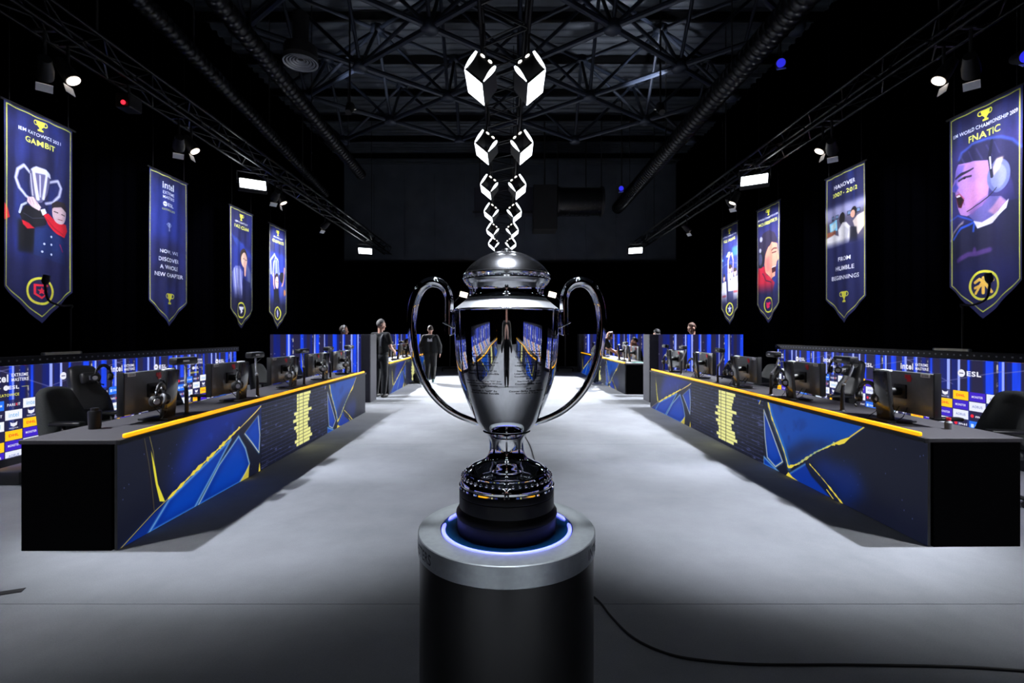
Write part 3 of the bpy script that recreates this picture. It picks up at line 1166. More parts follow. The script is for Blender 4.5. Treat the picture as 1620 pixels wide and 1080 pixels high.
def b_fnatic():
    c = banner_canvas(41)
    c.poly([(0, .5), (1.12, .5), (1.12, 1.4), (0, 1.7)], (70, 60, 130), .6, .1)
    sh = lambda q: [(x - .23, y - .05) for x, y in q]
    c.poly(sh(P(.24, 1.92, .3, 1.78, .5, 1.65, .46, 1.78, .3, 1.97)), (170, 150, 160), .9, .01)
    c.poly(sh(P(.23, 2.03, .3, 1.82, .46, 1.71, .66, 1.7, .71, 1.82, .87, 1.77, 1.15, 1.53, 1.35, 1.54, 1.35, 2.5, .23, 2.4)), (26, 26, 58), 1, .006)
    c.stroke(sh(P(.3, 1.9, .46, 1.76, .66, 1.71, .64, 1.84)), .035, (44, 92, 220), .9, .01)
    c.stroke(sh(P(.25, 1.6, .4, 1.56, .62, 1.68)), .025, (44, 92, 220), .8, .01)
    photo_fade(c, 2.05, 2.4, (24, 26, 78), .95)
    c.poly(sh(P(.54, 1.58, .86, 1.39, 1.05, 1.44, 1.13, 1.53, .98, 1.69, .8, 1.77, .66, 1.7)), (96, 90, 160), 1, .005)
    c.poly(sh(P(.84, 1.6, 1.04, 1.44, 1.12, 1.53, .95, 1.68)), (200, 140, 180), .8, .012)
    c.poly(sh(P(.64, 1.69, .77, 1.74, 1.01, 1.63, 1.15, 1.5, 1.12, 1.62, .9, 1.78, .71, 1.82)), (216, 212, 246), 1, .005)
    hair = sh(P(.38, .86, .42, .72, .46, .63, .62, .56, .84, .56, 1.05, .62, 1.21, .72, 1.34, .86, 1.36, 1.52, 1.24, 1.51, 1.21, 1.32, 1.15, 1.14, 1.05, .94, .9, 1.05, .86, .9, .66, .84))
    c.poly(hair, (34, 32, 70), 1, .012)
    c.stroke(hair[1:8], .035, (66, 104, 226), .6, .016)
    for k in range(5):
        c.stroke([(.2 + .13 * k, .6), (.28 + .13 * k, .78)], .018, (70, 66, 120), .6, .01)
    face = sh(P(.41, .79, .5, .8, .66, .82, .84, .87, .89, 1.06, .86, 1.22, .84, 1.38, .77, 1.5, .54, 1.6, .45, 1.56, .41, 1.47, .39, 1.4, .36, 1.27, .34, 1.19, .27, 1.16, .27, 1.11, .31, 1.04, .35, .97, .36, .88))
    c.poly(face, (176, 128, 200), 1, .004)
    c.poly(sh(P(.6, 1.1, .8, 1.15, .8, 1.4, .6, 1.55, .5, 1.5)), (206, 140, 196), .8, .04)
    c.poly(sh(P(.4, .8, .5, .82, .46, 1.0, .36, 1.1, .29, 1.16, .36, .9)), (96, 88, 190), .75, .012)
    c.poly(sh(P(.27, 1.16, .27, 1.1, .36, 1.05, .42, 1.14, .36, 1.2)), (70, 72, 190), .9, .01)
    c.poly(sh(P(.55, 1.55, .7, 1.45, .84, 1.36, .82, 1.46, .62, 1.6)), (120, 84, 160), .7, .012)
    c.stroke(sh(P(.36, .99, .46, .95, .64, .92)), [.03, .045, .02], (38, 30, 60), 1, .005)
    c.stroke(sh(P(.42, 1.04, .5, 1.01, .6, 1.02)), .03, (44, 30, 66), .95, .006)
    c.oval((.27, .975), .018, .014, (14, 10, 26))
    c.stroke(sh(P(.4, 1.2, .47, 1.3, .5, 1.42)), .014, (120, 70, 140), .7, .008)
    c.poly(sh(P(.355, 1.25, .43, 1.24, .5, 1.35, .46, 1.46, .41, 1.44, .385, 1.36)), (70, 12, 30), 1, .004)
    c.poly(sh(P(.375, 1.27, .43, 1.26, .48, 1.34, .45, 1.42, .42, 1.4)), (22, 6, 14), 1, .004)
    c.poly(sh(P(.36, 1.255, .43, 1.25, .45, 1.285, .38, 1.285)), (222, 210, 220))
    c.stroke(sh(P(.35, 1.25, .43, 1.235, .5, 1.33)), .014, (180, 80, 120), .8)
    c.oval((.77, 1.09), .17, .23, (104, 112, 170), 1, .006)
    c.oval((.77, 1.1), .12, .17, (140, 148, 200), .9, .01)
    c.poly(sh(P(.98, .9, 1.08, .9, 1.02, 1.06, .93, 1.12, .92, 1.0)), (244, 206, 170), .95, .012)
    c.stroke(sh(P(.9, .62, .86, .84, .9, 1.12)), .05, (22, 22, 44), .9)
    c.stroke(sh(P(.87, .84, .885, 1.0)), .026, (206, 206, 236))
    c.stroke(sh(P(.54, 1.53, .74, 1.46, .98, 1.3)), .014, (26, 24, 48))
    c.stroke(sh(P(.4, 2.24, .56, 2.17, .7, 2.18, .86, 2.15)), .07, (96, 62, 140), .8, .015)
    c.oval((.43, 2.08), .03, .05, (96, 62, 140), .8, .01)
    c.field(np.clip(1 - np.abs(c.X - .75) / .16, 0, 1) * .12 * (c.Y > .1), (150, 150, 220))
    cup_icon(c, .58, .16, .16)
    c.text('IEM WORLD CHAMPIONSHIP 2009', .57, .3, .055, WHT, .98, .012)
    c.text('FNATIC', .57, .43, .1, GOLD, .48, .018)
    ring_logo(c, 2.6, .2)
    x, y = BW / 2, 2.6
    o_ = (246, 196, 84)
    c.stroke([(x - .12, y - .05), (x - .05, y - .09), (x, y - .06), (x + .05, y - .09), (x + .12, y - .07)], .045, o_)
    c.oval((x, y - .11), .02, .02, o_)
    for a, b in (((x, y - .05), (x, y + .11)), ((x - .02, y - .03), (x - .11, y + .11)), ((x + .02, y - .03), (x + .1, y + .1)), ((x - .03, y + .0), (x - .12, y + .03))):
        c.stroke([a, b], .04, o_)
    banner_border(c)
    return c


def b_hanover():
    c = banner_canvas(51)
    c.poly([(.0, .66), (1.12, .66), (1.12, 1.5), (.0, 1.5)], (150, 148, 186), .9, .05)
    c.poly([(.0, .95), (1.12, .85), (1.12, 1.5), (.0, 1.5)], (66, 60, 80), .9, .05)
    for x in (.16, .3, .66, .78, .9):
        c.rect(x, .84, x + .09, .93, (30, 30, 44), 1, .004)
        c.rect(x + .01, .85, x + .08, .91, (110, 140, 180), .8, .004)
    c.poly(P(.1, .98, .34, .93, .36, 1.16, .12, 1.2), (120, 190, 222), 1, .004)
    c.poly(P(.13, 1.01, .31, .97, .32, 1.1, .15, 1.14), (190, 214, 220), 1, .01)
    c.poly(P(.04, 1.16, .3, 1.14, .3, 1.24, .04, 1.26), (150, 80, 56), .9, .01)
    c.oval((.5, .94), .1, .12, (26, 22, 26))
    c.poly(P(.38, 1.16, .5, 1.03, .64, 1.05, .78, 1.22, .7, 1.48, .42, 1.48), (206, 202, 204), 1, .008)
    c.poly(P(.56, 1.1, .7, 1.2, .66, 1.44, .56, 1.44), (150, 146, 160), .6, .012)
    c.oval((.82, .88), .085, .1, (30, 24, 28))
    c.oval((.79, .92), .06, .075, (200, 150, 130))
    c.poly(P(.78, 1.06, .92, .98, 1.08, .94, 1.1, 1.2, .94, 1.36, .84, 1.2), (196, 180, 172), 1, .008)
    c.poly(P(.72, 1.16, .9, 1.2, .92, 1.48, .72, 1.48), (24, 24, 36), .9, .012)
    c.poly(P(.02, 1.28, .24, 1.22, .42, 1.3, .42, 1.5, .02, 1.5), (214, 210, 214), 1, .01)
    c.field(np.clip((c.Y - 1.36) / .16, 0, 1), (24, 27, 76))
    c.text('HANOVER', .56, .26, .085, WHT, .6, .012)
    c.text('2007 - 2012', .56, .42, .085, GOLD, .72, .015)
    for i, (l, w) in enumerate((('FROM', .36), ('HUMBLE', .52), ('BEGINNINGS', .8))):
        c.text(l, .56, 1.77 + i * .19, .085, WHT, w, .012)
    cup_icon(c, .56, 2.55, .22)
    banner_border(c)
    return c


def b_mouse():
    c = banner_canvas(61)
    c.poly([(.05, .6), (1.1, .6), (1.1, 1.4), (.05, 1.4)], (60, 50, 110), .6, .1)
    c.poly(P(.02, 1.82, .09, 1.59, .37, 1.56, .5, 1.81, .76, 1.94, .9, 2.05, .8, 2.3, .02, 2.3), (186, 30, 56), 1, .008)
    c.stroke(P(.3, 1.75, .45, 1.95, .7, 2.02), .03, (30, 20, 50), .8, .01)
    photo_fade(c, 2.0, 2.3, (24, 24, 70), .95)
    c.poly(P(.14, 1.2, .16, .85, .3, .68, .6, .64, .85, .74, 1.04, 1.0, .82, 1.05, .57, 1.12, .4, 1.3, .36, 1.5, .2, 1.5), (42, 34, 60), 1, .01)
    c.poly(P(.55, 1.08, .76, .98, 1.02, 1.06, 1.05, 1.3, 1.1, 1.46, .98, 1.52, .95, 1.6, .92, 1.7, .9, 1.88, .7, 1.94, .43, 1.72, .37, 1.52, .42, 1.3), (226, 146, 122), 1, .005)
    c.poly(P(.45, 1.4, .6, 1.3, .62, 1.7, .5, 1.72), (180, 80, 90), .6, .04)
    c.poly(P(.74, 1.64, .93, 1.6, .93, 1.76, .78, 1.8), (60, 12, 22), 1, .004)
    c.stroke(P(.76, 1.65, .92, 1.625), .02, (226, 216, 214))
    c.stroke(P(.74, 1.2, .86, 1.16, .98, 1.18), .035, (60, 30, 34), 1, .006)
    c.stroke(P(.78, 1.27, .95, 1.26), .028, (50, 24, 30), 1, .006)
    c.oval((.22, 1.36), .14, .24, (20, 20, 34))
    c.oval((.2, 1.36), .08, .16, (70, 72, 110), .9, .01)
    c.oval((.2, 1.12), .04, .06, (200, 204, 226), .8, .01)
    c.oval((.23, .82), .05, .07, (200, 204, 226), .8, .012)
    cup_icon(c, .56, .16, .16)
    c.text('IEM WORLD CHAMPIONSHIP 2008', .56, .3, .05, WHT, .98, .012)
    c.text('MOUSESPORTS', .56, .43, .085, GOLD, .9, .018)
    ring_logo(c)
    x, y = BW / 2, 2.6
    c.poly([(x - .08, y - .08), (x - .03, y - .05), (x + .07, y - .08), (x + .09, y - .02), (x + .03, y + .0), (x + .05, y + .06), (x - .03, y + .1), (x - .07, y + .04)], (214, 26, 84))
    banner_border(c)
    return c


def b_pgs():
    c = banner_canvas(71)
    c.poly([(.05, .9), (1.08, .8), (1.08, 1.6), (.05, 1.7)], (38, 60, 150), .7, .06)
    c.rect(.7, .72, 1.07, 1.0, (50, 110, 240), .8, .03)
    c.rect(.06, 1.0, .14, 1.06, (80, 160, 255), 1, .01)
    c.stroke([(.05, 1.25), (.6, 1.15), (1.07, 1.25)], .03, (120, 130, 190), .5, .012)
    sk = (226, 176, 156)
    for (x, y, s_) in ((.22, 1.6, .95), (.95, 1.5, 1.0)):
        c.poly([(x - .16 * s_, y + .14), (x + .14 * s_, y + .12), (x + .2 * s_, y + .8), (x - .2 * s_, y + .85)], (206, 204, 220), 1, .01)
        c.oval((x, y), .085 * s_, .12 * s_, sk)
        c.oval((x, y - .07), .085 * s_, .06 * s_, (50, 36, 36))
        c.rect(x - .15, y + .55, x + .15, y + .62, (190, 60, 70), .8, .012)
    c.stroke(P(.46, 1.52, .46, 1.1, .58, .92), .07, sk, 1, .005)
    c.stroke(P(.76, 1.5, .8, 1.12, .68, .9), .07, sk, 1, .005)
    c.poly(P(.42, 1.5, .78, 1.48, .78, 2.05, .46, 2.05), (218, 218, 234), 1, .008)
    c.oval((.6, 1.36), .09, .13, sk)
    c.oval((.6, 1.29), .09, .07, (56, 40, 40))
    star(c, .62, 1.68, .05, (60, 60, 80))
    c.poly(P(.34, .95, .46, .82, .62, .84, .56, .93, .44, .98), (190, 220, 250), .95, .01)
    c.poly(P(.46, 2.05, .76, 2.05, .78, 2.4, .46, 2.4), (80, 80, 120), .9, .012)
    photo_fade(c, 2.05, 2.4, (22, 24, 62))
    cup_icon(c, .56, .19, .16)
    c.text('IEM WORLD CHAMPIONSHIP 2007', .56, .33, .045, WHT, .9, .012)
    c.text('PGS GAMING', .56, .46, .085, GOLD, .76, .018)
    ring_logo(c)
    star(c, BW / 2, 2.6, .14, (200, 206, 250), 5, .4)
    banner_border(c)
    return c


def banner(side, X, y0, w, top, canvas, label):
    c = canvas()
    c.noise(.02, .1, 5)
    im = c.image('banner_print')
    m = print_mat('banner cloth', im, 0.75, 0.0, 1.0, 0.05)
    t = thing('hanging_banner', label, 'banner', (X, y0 + w / 2, top), 0, 'pennant banners along the hall')
    bm = NB()
    L = bm.loops.layers.uv.verify()
    nx, nz = 28, 30
    rows = []
    for i in range(nx + 1):
        u = i / nx
        zb_ = -(BH + (BT - BH) * (1 - abs(2 * u - 1)))
        col = []
        for j in range(nz + 1):
            v = j / nz
            z = zb_ * v
            fold = 0.016 * math.sin(u * 9 + y0 * 3 + 0.7 * v) * (0.4 + 0.6 * v) + 0.01 * math.sin(u * 23 + y0 + v * 2)
            col.append((bm.verts.new((side * -fold, (u - 0.5) * w, z)), u, 1 + z / BT))
        rows.append(col)
    for a, b in zip(rows, rows[1:]):
        for j in range(nz):
            q = [a[j], b[j], b[j + 1], a[j + 1]]
            f = bm.faces.new([k[0] for k in q])
            for l, k in zip(f.loops, q):
                # as read from the aisle: left row has its near edge on the left, right row its far edge
                l[L].uv = (k[1] if side < 0 else 1 - k[1], k[2])
    obj('cloth', bm, m, t, True)
    bm = NB()
    tube(bm, [(0, -w / 2 - 0.04, 0.012), (0, w / 2 + 0.04, 0.012)], 0.016, 8)
    obj('top_rod', bm, M_black, t)
    for s_ in (-1, 1):
        bm = NB()
        tube(bm, [(0, s_ * w * 0.42, 0.01), (0, s_ * w * 0.42, HC - top - 0.02)], 0.004, 5)
        obj('wire', bm, M_black, t)
    return t


banner(-1, -7.0, BAN_L[0], 1.10, 4.74, b_gambit, 'blue pennant banner of a man in red sleeves lifting a silver cup')
banner(-1, -7.0, BAN_L[1], 1.10, 4.74, b_chapter, 'blue pennant banner with a white four line slogan about a new chapter')
banner(-1, -7.0, BAN_L[2], 1.10, 4.72, b_faze, 'blue pennant banner of a man covering his mouth beside a silver trophy')
banner(-1, -7.0, BAN_L[3], 1.08, 4.72, b_g2, 'blue pennant banner of players raising a bright trophy, white shield in its ring')
banner(1, 6.8, BAN_R[0], 1.12, 4.80, b_fnatic, 'large pennant banner of a shouting player with a headset in violet light')
banner(1, 6.8, BAN_R[1], 1.17, 4.81, b_hanover, 'pennant banner with a photo of players at desks above three lines of white words')
banner(1, 6.8, BAN_R[2], 1.17, 4.87, b_mouse, 'pennant banner of a man in red with a headset, mouth open')
banner(1, 6.8, BAN_R[3], 1.17, 4.87, b_pgs, 'pennant banner of three white shirted players with raised arms')


# ------------------------------------------------------------------ video walls behind the desks
def streaks(c, seed, y1):
    """vertical blue light bands on a dark violet ground"""
    rs = np.random.RandomState(seed)
    c.field(np.ones_like(c.X), (38, 36, 66))
    w = c.W / c.k
    def band(x, bw, col, a, hard=.012):
        m = np.clip((bw / 2 - np.abs(c.X - x)) / hard + .5, 0, 1)
        v = np.clip(.55 + .9 * vnoise(c.X / .05, c.Y / .5, seed + int(x * 97)), 0, 1.2)
        c.field(m * v * a, col)
    x = rs.uniform(0, .1)
    while x < w:
        bw = rs.uniform(.05, .16)
        band(x + bw / 2, bw, (22, 34, 120), .8, .03)
        if rs.rand() < .75:
            band(x + bw * rs.uniform(.3, .7), bw * rs.uniform(.4, .8), (30, 70, 236), 1, .012)
        if rs.rand() < .5:
            band(x + bw * rs.uniform(.6, 1.0), rs.uniform(.015, .04), (150, 166, 252), 1, .012)
        if rs.rand() < .3:
            sp = np.clip((vnoise(c.X / .03, c.Y / .05, seed + 3) - .5) * 6, 0, 1)
            c.field(np.clip(1 - np.abs(c.X - x) / .014, 0, 1) * sp, (230, 222, 196))
        x += bw + rs.uniform(.03, .16)


SPON_W = 1.6


def sponsor_canvas():
    c = Canvas(SPON_W, 1.0, 520, (44, 42, 72))
    streaks(c, 5, 1.0)
    c.field((c.Y > .37) * .7, (38, 36, 68))
    for pts in (P(0, .12, .5, .02), P(.3, .02, 1.0, .3), P(.8, .3, 1.6, .1)):
        c.stroke(pts, .008, (130, 130, 190), .6, .006)
    # name blocks
    x = .45
    c.text('intel', x - .11, .13, .085, WHT, .2, .03)
    c.text('EXTREME', x + .12, .1, .036, WHT, .19, .02)
    c.text('MASTERS', x + .12, .152, .036, WHT, .19, .02)
    c.oval((x - .035, .235), .028, .028, WHT)
    c.text('ESL', x + .05, .235, .04, WHT, .12, .035)
    c.stroke([(x - .2, .235), (x - .09, .235)], .006, (170, 170, 110))
    c.stroke([(x + .14, .235), (x + .22, .235)], .006, (170, 170, 110))
    c.text('KATOWICE', x, .315, .03, (226, 222, 90), .22, .02)
    x = 1.2
    c.oval((x - .09, .16), .045, .045, WHT)
    c.stroke([(x - .11, .16), (x - .07, .16)], .01, (44, 42, 78))
    c.text('ESL', x + .06, .16, .06, WHT, .17, .035)
    # step and repeat tiles
    n, tw, th = 8, SPON_W / 8, .112
    for col in range(n):
        for row in range(7):
            k = (row + col) % 8
            x0, y0 = col * tw + .006, .37 + row * th + .003 - (col % 2) * 0
            x1, y1 = x0 + tw - .012, y0 + th - .008
            cx, cy = (x0 + x1) / 2, (y0 + y1) / 2
            if k == 0:
                c.oval((x0 + .035, cy), .02, .02, (236, 40, 60))
                c.text('msi', cx + .03, cy, .028, WHT, .1, .03)
            elif k == 1:
                c.rect(x0, y0, x1, y1, (40, 110, 232))
                c.rect(x0 + .02, cy - .02, x0 + .055, cy + .02, (190, 215, 255))
                c.text('DREAM', cx + .025, cy, .026, (220, 232, 255), .095, .025)
            elif k == 2:
                c.text('PARI', cx - .03, cy, .03, WHT, .085, .03)
                c.text('X', cx + .03, cy, .03, (236, 70, 90), .03, .03)
                c.text('IT', cx + .06, cy, .03, WHT, .028, .03)
            elif k == 3:
                c.rect(x0, y0, x1, y1, (232, 234, 244))
                c.text('intel', cx, cy, .05, (110, 170, 220), .11, .005)
            elif k == 4:
                c.poly([(cx - .04, cy - .035), (cx - .015, cy - .02), (cx + .015, cy - .02), (cx + .04, cy - .035), (cx + .035, cy + .005), (cx, cy + .02), (cx - .035, cy + .005)], WHT)
                c.text('PREDATOR', cx, cy + .035, .015, WHT, .1, .02)
            elif k == 5:
                c.rect(x0, y0, x1, y1, (252, 198, 30))
                c.text('DHL', cx, cy, .03, (226, 70, 40), .11, .03)
            elif k == 6:
                c.rect(x0, y0, x1, y1, (62, 36, 190))
                c.text('MONSTER', cx, cy, .026, WHT, .13, .03)
            else:
                c.rect(x0, y0, x1, y1, (222, 226, 246))
                c.text('AORUS', cx, cy, .03, (120, 130, 180), .12, .02)
    return c


IM_spon = sponsor_canvas().image('sponsor_print')
M_spon = print_mat('video wall with sponsor tiles', IM_spon, 0.45, SCREEN_GLOW, 0.04)
st = Canvas(2.2, 1.5, 400, (44, 42, 78))
streaks(st, 19, 1.5)
for _ in range(60):
    st.oval((random.uniform(0, 2.2), random.uniform(0, 1.5)), .006, .01, (200, 200, 220), .6, .004)
IM_streak = st.image('light_band_print')
M_streak = print_mat('video wall with blue bands', IM_streak, 0.45, SCREEN_GLOW, 0.04)


def backdrop(label, X, y0, y1, top, side, period, phase, seg=0.5):
    """long low video wall made of cabinets; side -1 faces +x"""
    t = thing('video_wall', label, 'video wall', (X, y0, 0), 0, 'low sponsor walls behind the player desks')
    L = y1 - y0
    d = -side
    bm = NB()
    box(bm, (-d * 0.09, L / 2, top / 2 + 0.03), (0.12, L, top + 0.02))
    obj('back_frame', bm, M_black, t)
    bm = NB()
    box(bm, (-d * 0.01, L / 2, 0.07), (0.05, L, 0.13))
    obj('skirt', bm, M_panel_dark, t)
    n = round(L / seg)
    for k in range(n):
        a, b = k * L / n + 0.001, (k + 1) * L / n - 0.001
        bm = NB()
        box(bm, (-d * 0.014, (a + b) / 2, (0.14 + top) / 2), (0.026, b - a, top - 0.14))
        Lu = bm.loops.layers.uv.verify()
        for f in bm.faces:
            for l in f.loops:
                yw = y0 + l.vert.co.y
                u = ((yw - phase) if side < 0 else (phase - yw)) / period
                l[Lu].uv = (u, (l.vert.co.z - 0.14) / (top - 0.14))
        obj('screen_panel', bm, M_spon, t)
    bm = NB()
    box(bm, (-d * 0.03, L / 2, top + 0.055), (0.16, L, 0.09), None, 0.006)
    hd = obj('header_beam', bm, M_black, t)
    bm = NB()
    for k in range(int(L / 0.09)):
        y = 0.04 + k * 0.09
        box(bm, (d * 0.052, y, top + 0.06), (0.006, 0.018, 0.018))
    s_ = obj('stud', bm, M_silverp, hd)
    s_['kind'] = 'stuff'
    return t


BD_L = backdrop('long low sponsor wall of small logo tiles under the trophy-lifter banner', -5.5, 2.2, 9.97, 1.145, -1, 1.6, 5.0)
BD_R = backdrop('long low sponsor wall of small logo tiles under the shouting-portrait banner', 5.6, 2.2, 10.4, 1.18, 1, 1.76, 7.82 + 1.2 * 1.1)
for lab, x, y in (('white tube lying on the sponsor wall under the trophy-lifter banner', -5.46, 6.05), ('white tube lying on the sponsor wall under the shouting-portrait banner', 5.56, 6.25)):
    t = thing('white_tube', lab, 'tube', (x, y, 1.145 + 0.12 if x < 0 else 1.18 + 0.12), 0, 'white tubes on the sponsor walls')
    bm = NB()
    tube(bm, [(0, -0.24, 0), (0, 0.24, 0)], 0.018, 10)
    obj('tube_body', bm, M_tube, t, SM)
    bm = NB()
    for s_ in (-1, 1):
        tube(bm, [(0, s_ * 0.24, 0), (0, s_ * 0.26, 0)], 0.019, 10)
    obj('end_cap', bm, M_greyplas, t)


def partition(label, x_in, y, x_out, thick=0.5, h=1.49):
    """partition across the end of a desk row: dark end panel to the aisle, blue video panels towards the camera"""
    t = thing('partition_wall', label, 'partition', ((x_in + x_out) / 2, y, 0), 0, 'partitions across the desk rows')
    s_ = 1 if x_out > x_in else -1
    w = abs(x_out - x_in)
    bm = NB()
    box(bm, (0, thick / 2 + 0.02, h / 2), (w, thick - 0.04, h))
    obj('core', bm, M_panel_dark, t)
    bm = NB()
    box(bm, (-s_ * (w / 2 - 0.1), 0.01, h / 2), (0.2, 0.03, h), None, 0.003)
    obj('end_panel', bm, M_panel_dark, t)
    n = max(2, round((w - 0.2) / 0.5))
    x0 = -s_ * (w / 2 - 0.2)
    for k in range(n):
        a, b = x0 + s_ * (w - 0.2) * k / n, x0 + s_ * (w - 0.2) * (k + 1) / n
        a, b = min(a, b) + 0.001, max(a, b) - 0.001
        bm = NB()
        box(bm, ((a + b) / 2, 0.008, h / 2), (b - a, 0.024, h - 0.004))
        Lu = bm.loops.layers.uv.verify()
        for f in bm.faces:
            for l in f.loops:
                l[Lu].uv = (s_ * l.vert.co.x / 2.2 + (0.1 if s_ > 0 else 0.37), l.vert.co.z / h)
        obj('screen_panel', bm, M_streak, t)
    return t


partition('near partition with blue light bands behind the trophy-lifter side desk', -3.06, 10.86, -5.25)
partition('near partition with blue light bands behind the shouting-portrait side desk', 3.05, 10.86, 5.1)
partition('far partition with blue light bands, behind the walker in the hooded top', -3.3, 19.4, -5.4)
partition('far partition with blue light bands, behind the bald man with headphones', 2.72, 19.6, 5.3)


# ------------------------------------------------------------------ long desks with printed video fronts
FA, FBW, FH = 2.02, 2.22, 0.765


def front_bg(w, seed, x0):
    c = Canvas(w, FH, 420, (21, 24, 40))
    n = vnoise(c.X / .5 + x0, c.Y / .4, seed)
    c.field(np.clip((n - .4) * .8, 0, .5), (24, 28, 56))
    rs = np.random.RandomState(seed)
    for _ in range(26):
        c.oval((rs.uniform(0, w), rs.uniform(0, FH)), .003, .004, (120, 140, 220), .7, .003)
    return c


def fl(q):
    return [(x, FH - y) for x, y in q]


GLD = (232, 210, 70)


def crackline(c, pts, w, seed, col=GLD):
    """broken gold seam along a path"""
    rs = np.random.RandomState(seed)
    p = np.array(pts, float)
    d = np.r_[0, np.cumsum(np.hypot(*np.diff(p, axis=0).T))]
    s_ = 0
    while s_ < d[-1]:
        l = rs.uniform(.03, .11)
        a, b = s_, min(s_ + l, d[-1])
        q = [(np.interp(t, d, p[:, 0]), np.interp(t, d, p[:, 1])) for t in (a, (a + b) / 2, b)]
        ww = w * rs.uniform(.45, 1.3)
        c.stroke(q, [ww * .5, ww, ww * .5], col)
        s_ = b + rs.uniform(-.01, .014)


def shard(c, pts, edge_alpha=.9):
    p = np.array(pts, float)
    c.poly(pts, (10, 46, 140))
    ctr = p.mean(0)
    c.poly([tuple(ctr + (q - ctr) * .75) for q in p], (8, 66, 180), .8, .03)
    c.stroke(list(pts) + [pts[0]], .022, (90, 170, 250), .75, .012)
    c.stroke(list(pts) + [pts[0]], .008, (236, 214, 150), edge_alpha)


def front_A():
    c = front_bg(FA, 3, 0)
    c.poly(fl(P(.5, .2, .82, .3, 1.16, .41, 1.45, .51, 1.6, .57, 2.02, .71, 2.02, .77, .9, .77, .7, .6)), (20, 44, 150), .8, .1)
    n = vnoise(c.X / .2, c.Y / .2, 8)
    c.field(np.clip((n - .55) * 3, 0, .5) * np.clip((c.X - .7) / .6, 0, 1), (34, 86, 210))
    c.poly(fl(P(.02, 0, .36, .14, .52, .19, .53, .17, 1.0, .0)), (14, 44, 130), .95, .02)
    shard(c, fl(P(.53, .18, 1.42, .47, 1.16, .25, .85, .0, .3, .0)), .25)
    shard(c, fl(P(.9, .0, 1.22, .27, 1.56, .47, 1.69, .32, 1.77, .14, 1.72, .08, 1.57, .0)), .5)
    shard(c, fl(P(1.67, .48, 1.95, .62, 1.99, .4, 1.97, .21, 1.81, .36)))
    c.poly(fl(P(1.59, .0, 1.67, .06, 1.77, .14, 1.75, .0)), GLD, .8)
    c.poly(fl(P(1.96, .0, 1.985, .1, 2.0, .0)), GLD)
    c.stroke(fl(P(.24, .75, .29, .54, .32, .38, .35, .15)), .02, (24, 22, 34), .9, .01)
    c.stroke(fl(P(.25, .75, .3, .54, .33, .38, .36, .15)), .004, (130, 120, 70), .7)
    c.stroke(fl(P(.3, .76, .35, .6, .37, .41, .46, .18)), .006, (150, 140, 70), .8)
    c.poly(fl(P(.325, .62, .37, .48, .4, .34, .48, .18, .42, .2, .375, .35, .35, .47)), (224, 214, 60))
    c.stroke(fl(P(.02, .0, .36, .14, .52, .19)), .006, (190, 170, 70), .9)
    crackline(c, fl(P(.52, .19, .82, .3, 1.16, .41, 1.45, .51, 1.57, .55)), .034, 4)
    c.stroke(fl(P(1.5, .53, 1.6, .55, 1.9, .66, 2.02, .71)), .014, (226, 200, 110))
    c.poly(fl(P(1.45, .49, 1.6, .55, 1.95, .66, 2.0, .68, 1.96, .62, 1.66, .47, 1.58, .5)), (30, 28, 44), .9, .005)
    return c


def front_brick():
    c = front_bg(FA, 5, 2)
    n = 17
    rh = FH / n
    for r in range(n):
        y = r * rh
        c.stroke([(0, y), (FA, y)], .006, (84, 92, 150), .55)
        off = (r % 2) * .12
        for x in np.arange(off, FA, .24):
            c.stroke([(x, y), (x, y + rh)], .005, (80, 88, 146), .4)
    nn = vnoise(c.X / .12, c.Y / .02, 4)
    c.field(np.clip((nn - .62) * 4, 0, .5), (110, 120, 190))
    xs = 1.0
    rs = np.random.RandomState(12)
    left = [.07, .07, .07, .07, .07, .15, .1, .18, .08, .15, .1, .07, .07, .13, .08, .12]
    right = [.24, .2, .19, .16, .15, .27, .17, .15, .2, .14, .15, .23, .24, .29, .2, .2]
    for r in range(15):
        y = (r + .9) * rh
        for a, b in ((xs - left[r], xs - .012), (xs, xs + .125), (xs + .14, xs + .14 + right[r])):
            c.rect(a, y + .002, b, y + rh - .004, (238, 236, 150))
    c.stroke([(xs - .006, 0), (xs - .006, FH)], .01, (22, 22, 40))
    c.poly(fl(P(1.86, .77, 1.98, .76, 1.93, .68)), (30, 80, 210), .9, .01)
    c.stroke(fl(P(1.98, .76, 1.93, .68)), .01, GLD)
    return c


